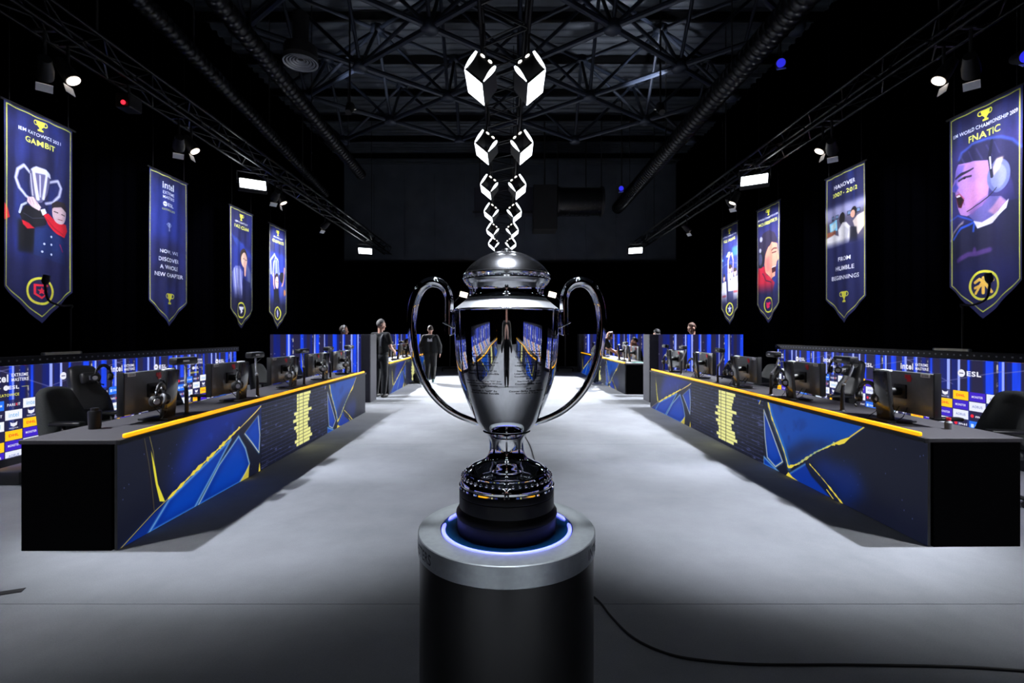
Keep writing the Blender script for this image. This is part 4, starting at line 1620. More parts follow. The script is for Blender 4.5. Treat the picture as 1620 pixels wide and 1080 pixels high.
def front_B():
    c = front_bg(FBW, 9, 5)
    sh = lambda q: fl([(x - 4.43, y) for x, y in q])
    c.poly(sh(P(4.51, .77, 4.6, .57, 4.72, .42, 4.85, .25, 4.93, .1, 5.1, .18, 5.39, .37, 5.66, .52, 5.89, .62, 6.09, .77)), (10, 68, 164), 1, .01)
    n = vnoise(c.X / .18, c.Y / .18, 14)
    inside = (c.Y < .5) & (c.X < 1.5)
    c.field(np.clip((n - .5) * 3, 0, .45) * inside * np.clip(1.4 - c.X, 0, 1), (8, 26, 84))
    c.poly(sh(P(4.85, .25, 4.93, .1, 5.1, .18, 5.39, .37, 5.8, .55, 5.2, .45)), (26, 30, 62), .75, .05)
    c.stroke(sh(P(4.52, .77, 4.61, .57, 4.73, .42, 4.86, .25, 4.94, .1)), .05, (70, 160, 240), .6, .03)
    c.poly(sh(P(5.29, .23, 5.45, .33, 5.92, .36, 6.05, .2, 5.8, .0)), (14, 40, 120), .7, .07)
    shard(c, sh(P(4.43, .63, 4.82, .13, 4.68, .04, 4.51, .1, 4.46, .33)))
    shard(c, sh(P(4.43, .09, 4.74, .0, 4.43, .0)), .3)
    c.poly(sh(P(4.92, .02, 5.22, .21, 5.32, .12, 5.62, .0, 4.95, .0)), (14, 50, 150), 1, .008)
    c.stroke(sh(P(4.92, .02, 5.22, .21)), .014, (90, 160, 240), .7, .01)
    c.poly(sh(P(4.88, .0, 4.93, .05, 5.0, .02, 5.13, .0)), GLD)
    crackline(c, sh(P(4.51, .76, 4.6, .57, 4.72, .42, 4.85, .25, 4.93, .1)), .03, 7)
    crackline(c, sh(P(4.93, .1, 5.1, .18, 5.39, .37, 5.66, .51)), .028, 8)
    c.stroke(sh(P(5.1, .18, 5.39, .37, 5.66, .52)), .008, (70, 150, 200), .7)
    c.poly(sh(P(5.64, .505, 5.72, .51, 5.79, .54, 5.88, .62, 5.74, .56)), GLD)
    c.stroke(sh(P(5.86, .61, 6.09, .77)), .012, (214, 190, 80))
    crackline(c, sh(P(5.29, .23, 5.5, .14, 5.77, .0)), .02, 9)
    c.stroke(sh(P(5.55, .06, 5.65, .0)), .01, GLD)
    return c


M_front = [print_mat('video front, cracked blue', front_A().image('front_left_print'), 0.4, FRONT_GLOW, 0.03),
           print_mat('video front, brick list', front_brick().image('front_middle_print'), 0.4, FRONT_GLOW, 0.03),
           print_mat('video front, blue shards', front_B().image('front_right_print'), 0.4, FRONT_GLOW, 0.03)]
TOP, DEEP = 0.765, 0.66


def desk(label, p_left, p_right, panels=3):
    """p_left/p_right: front floor corners, left and right as seen from the aisle. Local x along the front, y away from the aisle"""
    a, b = Vector((*p_left, 0)), Vector((*p_right, 0))
    d = b - a
    L = d.length
    t = thing('player_desk', label, 'desk', a, math.atan2(d.y, d.x), 'long player desks')
    for s_ in (0, 1):
        bm = NB()
        box(bm, (L * s_ + (0.02 if s_ == 0 else -0.02), DEEP / 2 + 0.02, (TOP - 0.03) / 2), (0.04, DEEP - 0.04, TOP - 0.03), None, 0.003)
        obj('end_panel', bm, M_desk_end, t)
    bm = NB()
    box(bm, (L / 2, DEEP / 2 + 0.01, TOP - 0.015), (L, DEEP + 0.02, 0.03), None, 0.004)
    obj('desk_top', bm, M_table, t)
    n = round(L / 1.3)
    for k in range(1, n):
        bm = NB()
        box(bm, (L * k / n, DEEP / 2 + 0.05, (TOP - 0.03) / 2), (0.03, DEEP - 0.2, TOP - 0.03))
        obj('support', bm, M_black, t)
    bm = NB()
    box(bm, (L / 2, 0.03, (TOP - 0.03) / 2), (L - 0.08, 0.02, TOP - 0.03))
    obj('front_frame', bm, M_black, t)
    for k in range(panels):
        x0, x1 = L * k / panels + 0.002, L * (k + 1) / panels - 0.002
        bm = NB()
        box(bm, ((x0 + x1) / 2, 0.01, (TOP - 0.03) / 2 + 0.002), (x1 - x0, 0.02, TOP - 0.034))
        Lu = bm.loops.layers.uv.verify()
        for f in bm.faces:
            for l in f.loops:
                l[Lu].uv = ((l.vert.co.x - x0) / (x1 - x0), l.vert.co.z / TOP)
        bm.normal_update()
        for f in bm.faces:
            f.material_index = 0 if f.normal.y < -.5 else 1
        o = obj('front_screen', bm, M_front[(k if panels == 3 else (0, 2)[k])], t)
        o.data.materials.append(M_black)
    bm = NB()
    box(bm, (L / 2, -0.004, TOP - 0.018), (L, 0.028, 0.032))
    obj('front_trim', bm, M_black, t)
    bm = NB()
    box(bm, (L / 2, 0.008, TOP + 0.014), (L - 0.14, 0.03, 0.03), None, 0.008)
    obj('light_rail', bm, M_rail, t)
    return t, L


DL, LL = desk('long near desk under the trophy-lifter banner, cracked blue front and yellow rail', (-2.718, 3.433), (-2.77, 9.496))
DR, LR = desk('long near desk under the shouting-portrait banner, blue shard front and yellow rail', (2.87, 10.15), (2.942, 3.494))
DL2, LL2 = desk('far desk beside the walker in the hooded top', (-2.98, 12.2), (-3.12, 18.8))
DR2, LR2 = desk('far desk at which the bald man with headphones is working', (2.75, 19.3), (2.85, 12.3))
# the same row goes on behind the camera and shows as reflections in the cup
desk('desk behind the camera on the trophy-lifter side, mirrored in the cup', (-2.72, -6.4), (-2.72, 0.2))
desk('desk behind the camera on the shouting-portrait side, mirrored in the cup', (2.9, 0.2), (2.9, -6.4))
backdrop('sponsor wall behind the camera on the trophy-lifter side, mirrored in the cup', -5.5, -6.4, 0.4, 1.145, -1, 1.6, 5.0, 1.0)
backdrop('sponsor wall behind the camera on the shouting-portrait side, mirrored in the cup', 5.6, -6.4, 0.4, 1.18, 1, 1.76, 7.82, 1.0)


# ------------------------------------------------------------------ pedestal
PX, PY, PZ = -0.009, 1.3, 0.998
ped = thing('round_pedestal', 'round black pedestal with silver top ring, blue light ring and dark lettering', 'pedestal', (PX, PY, 0))
bm = NB()
lathe(bm, [(0, 0), (0.222, 0), (0.222, 0.03), (0.225, 0.035), (0.225, PZ - 0.052), (0, PZ - 0.052)], 96)
obj('body', bm, M_black_gloss, ped, SM)
bm = NB()
lathe(bm, [(0.172, PZ - 0.03), (0.172, PZ - 0.001), (0.174, PZ), (0.2265, PZ), (0.2285, PZ - 0.002), (0.2285, PZ - 0.05), (0.2265, PZ - 0.052), (0.18, PZ - 0.052), (0.172, PZ - 0.03)], 96)
obj('top_ring', bm, M_alu, ped, SM)
bm = NB()
lathe(bm, [(0, PZ - 0.02), (0.1705, PZ - 0.02), (0.1705, PZ - 0.004), (0, PZ - 0.004)], 96)
obj('top_plate', bm, M_blueplate, ped, SM)


def ring_arc(a0, a1, r=0.1645, w=0.0052, z=PZ - 0.004):
    bm = NB()
    n = max(6, int(abs(a1 - a0) / 4))
    pts = [(r * math.sin(math.radians(a0 + (a1 - a0) * k / n)), -r * math.cos(math.radians(a0 + (a1 - a0) * k / n)), z + 0.001) for k in range(n + 1)]
    tube(bm, pts, [w * (0.5 if k in (0, n) else 1) for k in range(n + 1)], 8)
    return obj('light_ring', bm, M_led_blue, ped, True)


ring_arc(-97, 97)
ring_arc(107, 172)
ring_arc(-172, -107)


def curved_text(name, txt, cap, width, rad, z0, ang, parent, m, bold=0.0, lift=0.0006, refl=False):
    """lettering wrapped round an upright surface of revolution; rad(z) gives the radius, ang 0 faces the camera"""
    v, t = text_bm(txt, cap, width, bold)
    if not len(v):
        return None
    bm = NB()
    vs = []
    for x, y in v:
        z = z0 + y
        r = rad(z) + lift
        a = math.radians(ang) + x / r
        vs.append(bm.verts.new((r * math.sin(a), -r * math.cos(a), z)))
    for a, b, c in t:
        try:
            bm.faces.new((vs[a], vs[b], vs[c]))
        except ValueError:
            pass
    return obj(name, bm, m, parent)


for ang in (104, -95):
    curved_text('lettering', 'INTEL EXTREME MASTERS', 0.026, 0.36, lambda z: 0.2285, PZ - 0.039, ang, ped, M_letter, 0.02)

# ------------------------------------------------------------------ trophy
tro = thing('silver_trophy', 'large polished silver two handled lidded cup on a black base on the pedestal', 'trophy', (PX, PY, PZ - 0.003))
Z0 = PZ - 0.003


def part_lathe(name, prof, m, seg=96, parent=tro):
    bm = NB()
    lathe(bm, [(r, z - Z0) for r, z in prof], seg)
    return obj(name, bm, m, parent, 0.5)


def smooth_prof(pts, n=5):
    """Catmull-Rom through profile points"""
    p = [Vector(q) for q in pts]
    out = []
    for i in range(len(p) - 1):
        a, b, c, d = p[max(0, i - 1)], p[i], p[i + 1], p[min(len(p) - 1, i + 2)]
        for k in range(n):
            t = k / n
            q = 0.5 * ((2 * b) + (c - a) * t + (2 * a - 5 * b + 4 * c - d) * t * t + (3 * b - 3 * c + d - a) * t ** 3)
            out.append((max(0, q.x), q.y))
    out.append(tuple(p[-1]))
    return out


bowl_pts = [(0.1375, 1.5595), (0.137, 1.53), (0.136, 1.505), (0.1345, 1.472), (0.131, 1.4305), (0.1245, 1.387), (0.1155, 1.3576), (0.105, 1.330), (0.0925, 1.301), (0.0815, 1.278), (0.0705, 1.2615), (0.061, 1.250)]
bowl = smooth_prof(bowl_pts, 6)
part_lathe('bowl', [(0, 1.556), (0.13, 1.557), (0.1405, 1.5595), (0.1415, 1.5615), (0.1405, 1.5635), (0.1385, 1.5625), (0.1375, 1.5595)] + bowl[1:] + [(0, 1.249)], M_chrome)
part_lathe('shoulder', [(0, 1.562), (0.1385, 1.5625), (0.1275, 1.5715), (0.1165, 1.5805), (0.1065, 1.589), (0.104, 1.592), (0, 1.592)], M_satin)
part_lathe('collar', [(0, 1.591)] + smooth_prof([(0.104, 1.5915), (0.0995, 1.598), (0.0972, 1.606), (0.0985, 1.617), (0.104, 1.6275)], 5) + [(0, 1.6285)], M_chrome)
part_lathe('lid', [(0, 1.627), (0.105, 1.6275), (0.108, 1.631), (0.1115, 1.6345), (0.1135, 1.6385), (0.1125, 1.6425), (0.1105, 1.6445), (0.1135, 1.6475), (0.1145, 1.6515), (0.113, 1.6555), (0.1105, 1.657)]
           + smooth_prof([(0.1105, 1.657), (0.107, 1.6625), (0.099, 1.6725), (0.0865, 1.6845), (0.066, 1.6985), (0.0415, 1.7095), (0.02, 1.7145), (0.012, 1.7155)], 5)
           + [(0.012, 1.7165), (0.014, 1.719), (0.012, 1.722), (0.006, 1.7235), (0, 1.724)], M_lid)
part_lathe('foot', [(0, 1.2495), (0.0615, 1.2495), (0.0625, 1.247), (0.06, 1.245)] + smooth_prof([(0.06, 1.245), (0.053, 1.239), (0.048, 1.231), (0.0455, 1.215), (0.0455, 1.200), (0.0485, 1.187), (0.056, 1.1754), (0.0744, 1.164), (0.091, 1.1562), (0.103, 1.1475)], 5)
           + [(0.107, 1.146), (0.109, 1.143), (0.107, 1.1395)] + smooth_prof([(0.107, 1.1395), (0.114, 1.133), (0.119, 1.127), (0.1215, 1.118), (0.1215, 1.1125)], 4) + [(0.124, 1.111), (0.1245, 1.107), (0, 1.106)], M_chrome)
part_lathe('base', [(0, 1.107), (0.1225, 1.107), (0.1235, 1.105), (0.1235, 1.09), (0.1225, 1.0885), (0.1235, 1.087), (0.1235, 1.056), (0.1255, 1.053), (0.1285, 1.047), (0.131, 1.043), (0.1315, 1.036), (0.129, 1.032), (0.1285, 1.004), (0.127, Z0), (0, Z0)], M_base)
bm = NB()
for k in range(44):
    a = 2 * PI * k / 44
    ellipsoid(bm, (0.1155 * math.sin(a), -0.1155 * math.cos(a), 1.1325 - Z0), (0.0042, 0.0042, 0.0042), None, 8, 6)
bd = obj('beading', bm, M_chrome, tro, True)
bd['kind'] = 'stuff'
bm = NB()
for k in range(48):
    a = 2 * PI * k / 48
    ellipsoid(bm, (0.1125 * math.sin(a), -0.1125 * math.cos(a), 1.6445 - Z0), (0.0032, 0.0032, 0.0026), None, 8, 6)
bd = obj('beading', bm, M_chrome, tro, True)
bd['kind'] = 'stuff'

KP = 1.3 / 785
hp = [(710.5, 529), (710.5, 512), (710.8, 492), (710.5, 474), (707.5, 461), (701, 452), (692.5, 447), (683, 445.8), (673, 449.5), (664.5, 458), (657.5, 472), (653.3, 489), (651.6, 511), (652.8, 535), (656.5, 560), (663.5, 584), (673.5, 606), (688, 627), (707, 645), (728, 657.5), (757, 668.5)]
hz = smooth_prof([((801.7 - x) * KP, 1.5 - (y - 528) * KP) for x, y in hp], 4)
nr = len(hz)
for s_ in (-1, 1):
    bm = NB()
    rr = []
    for i in range(nr):
        f = i / (nr - 1)
        rr.append(0.0118 if f < 0.2 else (0.0118 + 0.002 * min(1, (f - 0.2) / 0.12) if f < 0.5 else 0.0138 - 0.0062 * (f - 0.5) / 0.5))
    tube(bm, [(s_ * x, 0, z - Z0) for x, z in hz], rr, 20)
    h = obj('handle', bm, M_chrome, tro, 0.9)
    bm = NB()
    R = Matrix.Rotation(s_ * -0.45, 3, 'Y')
    box(bm, (s_ * 0.151, 0, 1.523 - Z0), (0.034, 0.024, 0.004), R, 0.001)
    tube(bm, [(s_ * 0.151, 0, 1.5 - Z0), (s_ * 0.134, 0, 1.507 - Z0)], 0.006, 10)
    obj('bracket', bm, M_chrome, h)
    bm = NB()
    tube(bm, [(s_ * 0.149, 0, 1.558 - Z0), (s_ * 0.139, 0, 1.5615 - Z0)], 0.005, 10)
    obj('stub', bm, M_chrome, h)


def bowl_r(z):
    z += Z0
    zs = [q[1] for q in bowl][::-1]
    rs = [q[0] for q in bowl][::-1]
    return float(np.interp(z, zs, rs))


ENG_R = [('Counter-Strike: fnatic', 555), ('StarCraft II: Polt', 559.6), ('League of Legends: SKT', 563.8), ('StarCraft II: TaeJa', 573), ('League of Legends: TSM', 577.4), ('2016', 581.4), ('StarCraft II: Snute', 585.8),
         ('League of Legends: SKT', 590.3), ('Counter-Strike: fnatic', 594.3), ('2018', 598), ('StarCraft II: Rogue', 602.4), ('Counter-Strike: fnatic', 606.3), ('2020', 614), ('Counter-Strike: Natus Vincere', 618), ('StarCraft II: Rogue', 621.8)]
ENG_L = [('2013 ... Cheng', 559.6), ('League of Legends: Gambit', 563.8), ('StarCraft II: Ji Sung Choi', 573), ('League of Legends: KT', 577.4), ('StarCraft II: "Life" Jo', 585.8), ('Counter-Strike: Invincible', 590.3),
         ('2017', 596.5), ('StarCraft II: TaeYang "TY" Jun', 602.4), ('League of Legends: Flash Wolves', 606.3), ('Counter-Strike: Astralis', 610), ('2019', 613), ('StarCraft II: "soO" Eo', 618), ('Counter-Strike: Astralis', 621.8)]
for lines, ang in ((ENG_R, 25), (ENG_L, -27)):
    for txt, y in lines:
        z = 1.5 - (y + 1.4 - 528) * KP * 0.92 - Z0
        w = 0.0033 * len(txt)
        curved_text('engraving', txt, 0.0042, w, bowl_r, z, ang * (1.0 if y < 600 else 1.06), tro, M_engrave, 0.012, 0.0005)


# ------------------------------------------------------------------ things on the desks
def make_monitor(label):
    """back towards -y (the aisle)"""
    t = thing('gaming_monitor', label, 'monitor', (0, 0, 0), 0, 'gaming monitors on the player desks')
    bm = NB()
    box(bm, (0, 0, 0.245), (0.6, 0.045, 0.345), None, 0.01)
    pn = obj('panel', bm, M_monitor, t, SM)
    bm = NB()
    box(bm, (0, 0.024, 0.25), (0.575, 0.006, 0.315), None, 0.002)
    obj('screen', bm, M_black_gloss, pn)
    for s_ in (-1, 1):
        bm = NB()
        box(bm, (s_ * 0.305, 0.01, 0.245), (0.012, 0.06, 0.355), None, 0.004)
        obj('side_shield', bm, M_plastic, t, SM)
        bm = NB()
        box(bm, (s_ * 0.235, -0.0265, 0.398), (0.085, 0.003, 0.028), None, 0.001)
        lb = obj('name_plate', bm, M_white, t)
        v, tr = text_bm('ZOWIE', 0.014, 0.06, 0.02)
        bm = NB()
        vs = [bm.verts.new((s_ * 0.235 + x, -0.0286, 0.391 + y)) for x, y in v]
        for a, b, c in tr:
            bm.faces.new((vs[a], vs[b], vs[c]))
        obj('lettering', bm, M_black, lb)
    bm = NB()
    for q in (P(.0, .03, .028, .03, .022, .008, .036, .008, .026, -.028, -.012, -.028, -.005, -.008, -.022, -.008), P(-.03, .03, -.008, .03, -.014, .0, -.03, .0)):
        prism(bm, [(0.075 + x, 0.365 + y) for x, y in q], -0.029, -0.0255)
    obj('logo', bm, M_red, t)
    bm = NB()
    R = Matrix.Rotation(0.09, 3, 'X')
    box(bm, (0, -0.175, 0.215), (0.155, 0.042, 0.42), R, 0.012)
    cl = obj('column', bm, M_column, t, SM)
    bm = NB()
    box(bm, (0, -0.155, 0.424), (0.1, 0.034, 0.016), R, 0.004)
    obj('column_cap', bm, M_white, cl)
    bm = NB()
    tube(bm, [(0, -0.16, 0.25), (0, -0.02, 0.25)], 0.035, 12)
    box(bm, (0, -0.03, 0.25), (0.12, 0.02, 0.12), None, 0.006)
    obj('mount', bm, M_plastic, t, SM)
    bm = NB()
    box(bm, (0, -0.1, 0.008), (0.2, 0.26, 0.016), None, 0.006)
    obj('foot', bm, M_plastic, t, SM)
    bm = NB()
    tube(bm, [(-0.062, -0.172, 0.335), (-0.1, -0.172, 0.338), (-0.11, -0.172, 0.355)], 0.007, 8)
    obj('headset_hook', bm, M_plastic, cl)
    for s_ in (-1, 1):
        bm = NB()
        tube(bm, [(0.03 + s_ * 0.04, -0.03, 0.12), (0.05 + s_ * 0.05, -0.09, 0.05), (0.04 + s_ * 0.07, -0.16, 0.012), (0.02 + s_ * 0.12, -0.2, 0.006)], 0.0035, 6)
        obj('cable', bm, M_cable, t)
    return t


def make_headset(label):
    t = thing('headset', label, 'headset', (0, 0, 0), 0, 'gaming headsets hung on the monitors')
    bm = NB()
    pts = [(0.082 * math.cos(a), 0, 0.02 + 0.1 * math.sin(a)) for a in np.linspace(-0.15, PI + 0.15, 18)]
    tube(bm, pts, 0.011, 10)
    bm2 = NB()
    obj('headband', bm, M_plastic, t, True)
    pts = [(0.07 * math.cos(a), 0, 0.02 + 0.088 * math.sin(a)) for a in np.linspace(0.5, PI - 0.5, 12)]
    tube(bm2, pts, 0.014, 10)
    obj('head_pad', bm2, M_chairlea, t, True)
    for s_ in (-1, 1):
        c = Vector((s_ * 0.085, 0, -0.02))
        n = Vector((s_ * 0.75, -0.66, 0)).normalized()
        bm = NB()
        tube(bm, [c - n * 0.012, c + n * 0.008, c + n * 0.022], [0.044, 0.046, 0.034], 18)
        cup = obj('ear_cup', bm, M_plastic, t, SM)
        bm = NB()
        tube(bm, [c + n * 0.0215, c + n * 0.027], [0.026, 0.022], 18)
        obj('cap_ring', bm, M_silverp, cup, SM)
        bm = NB()
        u = Vector((-n.y, n.x, 0))
        ring = [c - n * 0.02 + (u * math.cos(a) * 0.034 + Vector((0, 0, 1)) * math.sin(a) * 0.036) for a in np.linspace(0, 2 * PI, 19)]
        tube(bm, ring, 0.013, 8, False)
        obj('cushion', bm, M_chairlea if s_ < 0 else M_greyplas, cup, True)
        bm = NB()
        tube(bm, [c + Vector((0, 0, 0.045)), (s_ * 0.083, 0, 0.06)], 0.007, 8)
        obj('yoke', bm, M_silverp, t, True)
    bm = NB()
    tube(bm, [(-0.09, -0.01, -0.05), (-0.08, -0.05, -0.085), (-0.05, -0.07, -0.1)], [0.005, 0.005, 0.009], 8)
    obj('microphone', bm, M_plastic, t, True)
    bm = NB()
    tube(bm, [(0.09, 0, -0.06), (0.08, -0.01, -0.13), (0.03, 0.0, -0.165), (0.0, 0.01, -0.19)], 0.003, 6)
    obj('cable', bm, M_cable, t)
    return t


def make_bar(label):
    """bar shaped player camera on a bent pole"""
    t = thing('player_camera', label, 'camera', (0, 0, 0), 0, 'bar shaped player cameras on bent poles')
    bm = NB()
    tube(bm, [(0, 0, 0), (0, 0, 0.012), (0, 0, 0.2), (0, 0.01, 0.26)], [0.034, 0.018, 0.016, 0.014], 10)
    obj('pole', bm, M_plastic, t, SM)
    bm = NB()
    tube(bm, [(0, 0.01, 0.25), (0.035, 0.04, 0.33), (0.06, 0.06, 0.42), (0.045, 0.05, 0.46)], 0.011, 8)
    obj('arm', bm, M_silverp, t, True)
    bm = NB()
    ellipsoid(bm, (0, 0.01, 0.255), (0.02, 0.02, 0.02))
    obj('joint', bm, M_greyplas, t, True)
    bm = NB()
    box(bm, (0, 0.03, 0.485), (0.25, 0.09, 0.062), None, 0.014)
    b = obj('bar', bm, M_plastic, t, SM)
    bm = NB()
    box(bm, (0, 0.034, 0.5175), (0.225, 0.07, 0.004), None, 0.001)
    obj('top_plate', bm, M_greyplas, b)
    bm = NB()
    box(bm, (-0.02, -0.0165, 0.488), (0.07, 0.003, 0.014))
    obj('maker_plate', bm, M_white, b)
    bm = NB()
    tube(bm, [(0.05, 0.07, 0.485), (0.05, 0.082, 0.485)], 0.02, 12)
    obj('lens', bm, M_black_gloss, b)
    bm = NB()
    tube(bm, [(0.12, 0.03, 0.5), (0.17, 0.04, 0.49), (0.16, 0.05, 0.44), (0.09, 0.06, 0.4)], 0.004, 6)
    obj('cable', bm, M_cable, t)
    return t


SIDE = {'L': 'near end, trophy-lifter side desk', 'R': 'near end, shouting-portrait side desk', 'L2': 'near end, far desk by hooded walker', 'R2': 'near end, far desk of bald man'}
stations = {
    'L': (DL, [0.87, 2.07, 3.4, 4.6, 5.72], [1.12, 2.42, 3.77, 4.85, 5.93]),
    'R': (DR, [5.95, 4.58, 3.25, 1.85, 0.5], [5.42, 4.15, 2.65, 1.1, 0.12]),
    'L2': (DL2, [0.9, 2.3, 3.7, 5.2], [1.5, 3.0]),
    'R2': (DR2, [6.5, 5.35, 3.2, 1.5], [5.95, 2.4])}


def place(proto, dk, s, y, z, label, turn=0.0):
    """proto put at (s, y, z) of the desk's own frame"""
    M = Matrix.Translation(dk.location) @ Matrix.Rotation(dk.rotation_euler.z, 4, 'Z')
    p = M @ Vector((s, y, z))
    rz = dk.rotation_euler.z + turn
    if proto.get('used'):
        o = dup(proto, p, rz, label)
        del o['used']
    else:
        o = proto
        o.location = p
        o.rotation_euler = (0, 0, rz)
        o['label'] = label
        o['used'] = 1
    return o


mon, hs, bar = make_monitor('-'), make_headset('-'), make_bar('-')
TT = TOP + 0.001
for key, (dk, ms, bs) in stations.items():
    for i, s in enumerate(ms):
        w = '%s from %s' % (ORD[i], SIDE[key])
        trn = random.uniform(-.05, .05)
        place(mon, dk, s, 0.40, TT, 'graphite monitor with red mark, ' + w, trn)
        if key in 'LR':
            place(hs, dk, s - 0.145, 0.20, TT + 0.2, 'black headset hung behind monitor, ' + w, random.uniform(-.2, .3) + 0.2)
    for i, s in enumerate(bs):
        place(bar, dk, s, 0.24, TT, 'black bar camera on bent pole, %s from %s' % (ORD[i], SIDE[key]), random.uniform(-.15, .15))
for o in (mon, hs, bar):
    del o['used']


def small(name, label, cat, dk, s, y, prof, m, capm=None, group=None, z=TT):
    t = thing(name, label, cat, (0, 0, 0), 0, group)
    bm = NB()
    lathe(bm, prof, 20)
    obj('body', bm, m, t, SM)
    if capm:
        zt = prof[-1][1]
        r = max(p[0] for p in prof) * 0.6
        bm = NB()
        lathe(bm, [(0, zt), (r, zt), (r, zt + 0.02), (0, zt + 0.02)], 16)
        obj('lid', bm, capm, t, SM)
    place(t, dk, s, y, z, label)
    del t['used']
    return t


small('tumbler', 'black tumbler standing near the end of the desk under the trophy-lifter banner', 'tumbler', DL, 0.42, 0.5, [(0, 0), (0.04, 0), (0.044, 0.13), (0.04, 0.14), (0, 0.14)], M_plastic, M_plastic)
small('bottle', 'small red capped clear bottle by the first monitor of the desk under the shouting-portrait banner', 'bottle', DR, 6.32, 0.45, [(0, 0), (0.024, 0), (0.026, 0.05), (0.012, 0.066), (0, 0.066)], M_greyplas, M_red)


def flat_item(name, label, cat, dk, s, y, size, m, m2):
    t = thing(name, label, cat)
    bm = NB()
    box(bm, (0, 0, size[2] / 2), size, None, 0.003)
    obj('sheet_stack', bm, m, t)
    bm = NB()
    box(bm, (size[0] * 0.15, 0, size[2] + 0.003), (size[0] * 0.5, size[1] * 0.6, 0.006), Matrix.Rotation(0.3, 3, 'Z'))
    obj('top_sheet', bm, m2, t)
    place(t, dk, s, y, TT, label)
    del t['used']


flat_item('paper_stack', 'white papers with a pink folder on the near corner of the walker side far desk', 'papers', DL2, 0.22, 0.3, (0.3, 0.42, 0.02), M_white, M_red)
flat_item('paper_stack', 'white and teal papers on the near corner of the bald man far desk', 'papers', DR2, 6.86, 0.34, (0.26, 0.5, 0.02), M_white, mat('teal paper', (120, 196, 180), 0.7))


# ------------------------------------------------------------------ chairs
def rounded_back(bm, outline, thick, curve=0.05, lean=0.0, z0=0.0):
    """padded back from an outline in (x, z), bulged and leaning away (+/- y)"""
    n = len(outline)
    cx = sum(p[0] for p in outline) / n
    cz = sum(p[1] for p in outline) / n
    def lay(sc, y):
        return [bm.verts.new((cx + (x - cx) * sc, y - lean * (z - z0) + curve * (x / 0.25) ** 2, cz + (z - cz) * sc)) for x, z in outline]
    ls = [lay(0.6, thick * 0.5), lay(0.9, thick * 0.45), lay(1.0, thick * 0.15), lay(1.0, -thick * 0.2), lay(0.93, -thick * 0.5), lay(0.6, -thick * 0.55)]
    for a, b in zip(ls, ls[1:]):
        for k in range(n):
            bm.faces.new((a[k], a[(k + 1) % n], b[(k + 1) % n], b[k]))
    bm.faces.new(ls[0])
    bm.faces.new(list(reversed(ls[-1])))


def smooth_outline(pts, n=4):
    p = [Vector(q) for q in pts]
    N = len(p)
    out = []
    for i in range(N):
        a, b, c, d = p[i - 1], p[i], p[(i + 1) % N], p[(i + 2) % N]
        for k in range(n):
            t = k / n
            q = 0.5 * ((2 * b) + (c - a) * t + (2 * a - 5 * b + 4 * c - d) * t * t + (3 * b - 3 * c + d - a) * t ** 3)
            out.append((q.x, q.y))
    return out


def chair_base(t):
    bm = NB()
    tube(bm, [(0, 0, 0.1), (0, 0, 0.42)], [0.035, 0.025], 12)
    obj('gas_column', bm, M_plastic, t, SM)
    for k in range(5):
        a = 2 * PI * k / 5 + 0.3
        d = Vector((math.cos(a), math.sin(a), 0))
        bm = NB()
        tube(bm, [Vector((0, 0, 0.12)), d * 0.15 + Vector((0, 0, 0.11)), d * 0.3 + Vector((0, 0, 0.075))], [0.032, 0.026, 0.018], 8)
        lg = obj('leg', bm, M_plastic, t, SM)
        bm = NB()
        for s_ in (-1, 1):
            n = Vector((-d.y, d.x, 0))
            c = d * 0.3 + Vector((0, 0, 0.03))
            tube(bm, [c + n * s_ * 0.006, c + n * s_ * 0.024], 0.03, 12)
        obj('caster', bm, M_plastic, lg)


def make_office_chair(label):
    t = thing('office_chair', label, 'chair', (0, 0, 0), 0, 'black player chairs')
    bm = NB()
    rounded_back(bm, smooth_outline([(-.27, .50), (0, .49), (.27, .50), (.285, .6), (.225, .83), (.16, .955), (0, .985), (-.16, .955), (-.225, .83), (-.285, .6)]), 0.09, 0.035, 0.2, 0.5)
    for v in bm.verts:
        v.co.y -= 0.24
    obj('backrest', bm, M_chairfab, t, True)
    bm = NB()
    tube(bm, [(0, -0.1, 0.42), (0, -0.27, 0.43), (0, -0.33, 0.62)], 0.025, 8)
    obj('back_stem', bm, M_plastic, t, True)
    bm = NB()
    box(bm, (0, 0.02, 0.46), (0.5, 0.48, 0.09), None, 0.035)
    obj('seat', bm, M_chairfab, t, True)
    for s_ in (-1, 1):
        bm = NB()
        tube(bm, [(s_ * 0.2, 0, 0.42), (s_ * 0.31, 0, 0.43), (s_ * 0.32, 0, 0.66)], 0.02, 8)
        ar = obj('armrest', bm, M_plastic, t, True)
        bm = NB()
        box(bm, (s_ * 0.32, 0.03, 0.675), (0.085, 0.27, 0.035), None, 0.014)
        obj('arm_pad', bm, M_plastic, ar, True)
    chair_base(t)
    return t


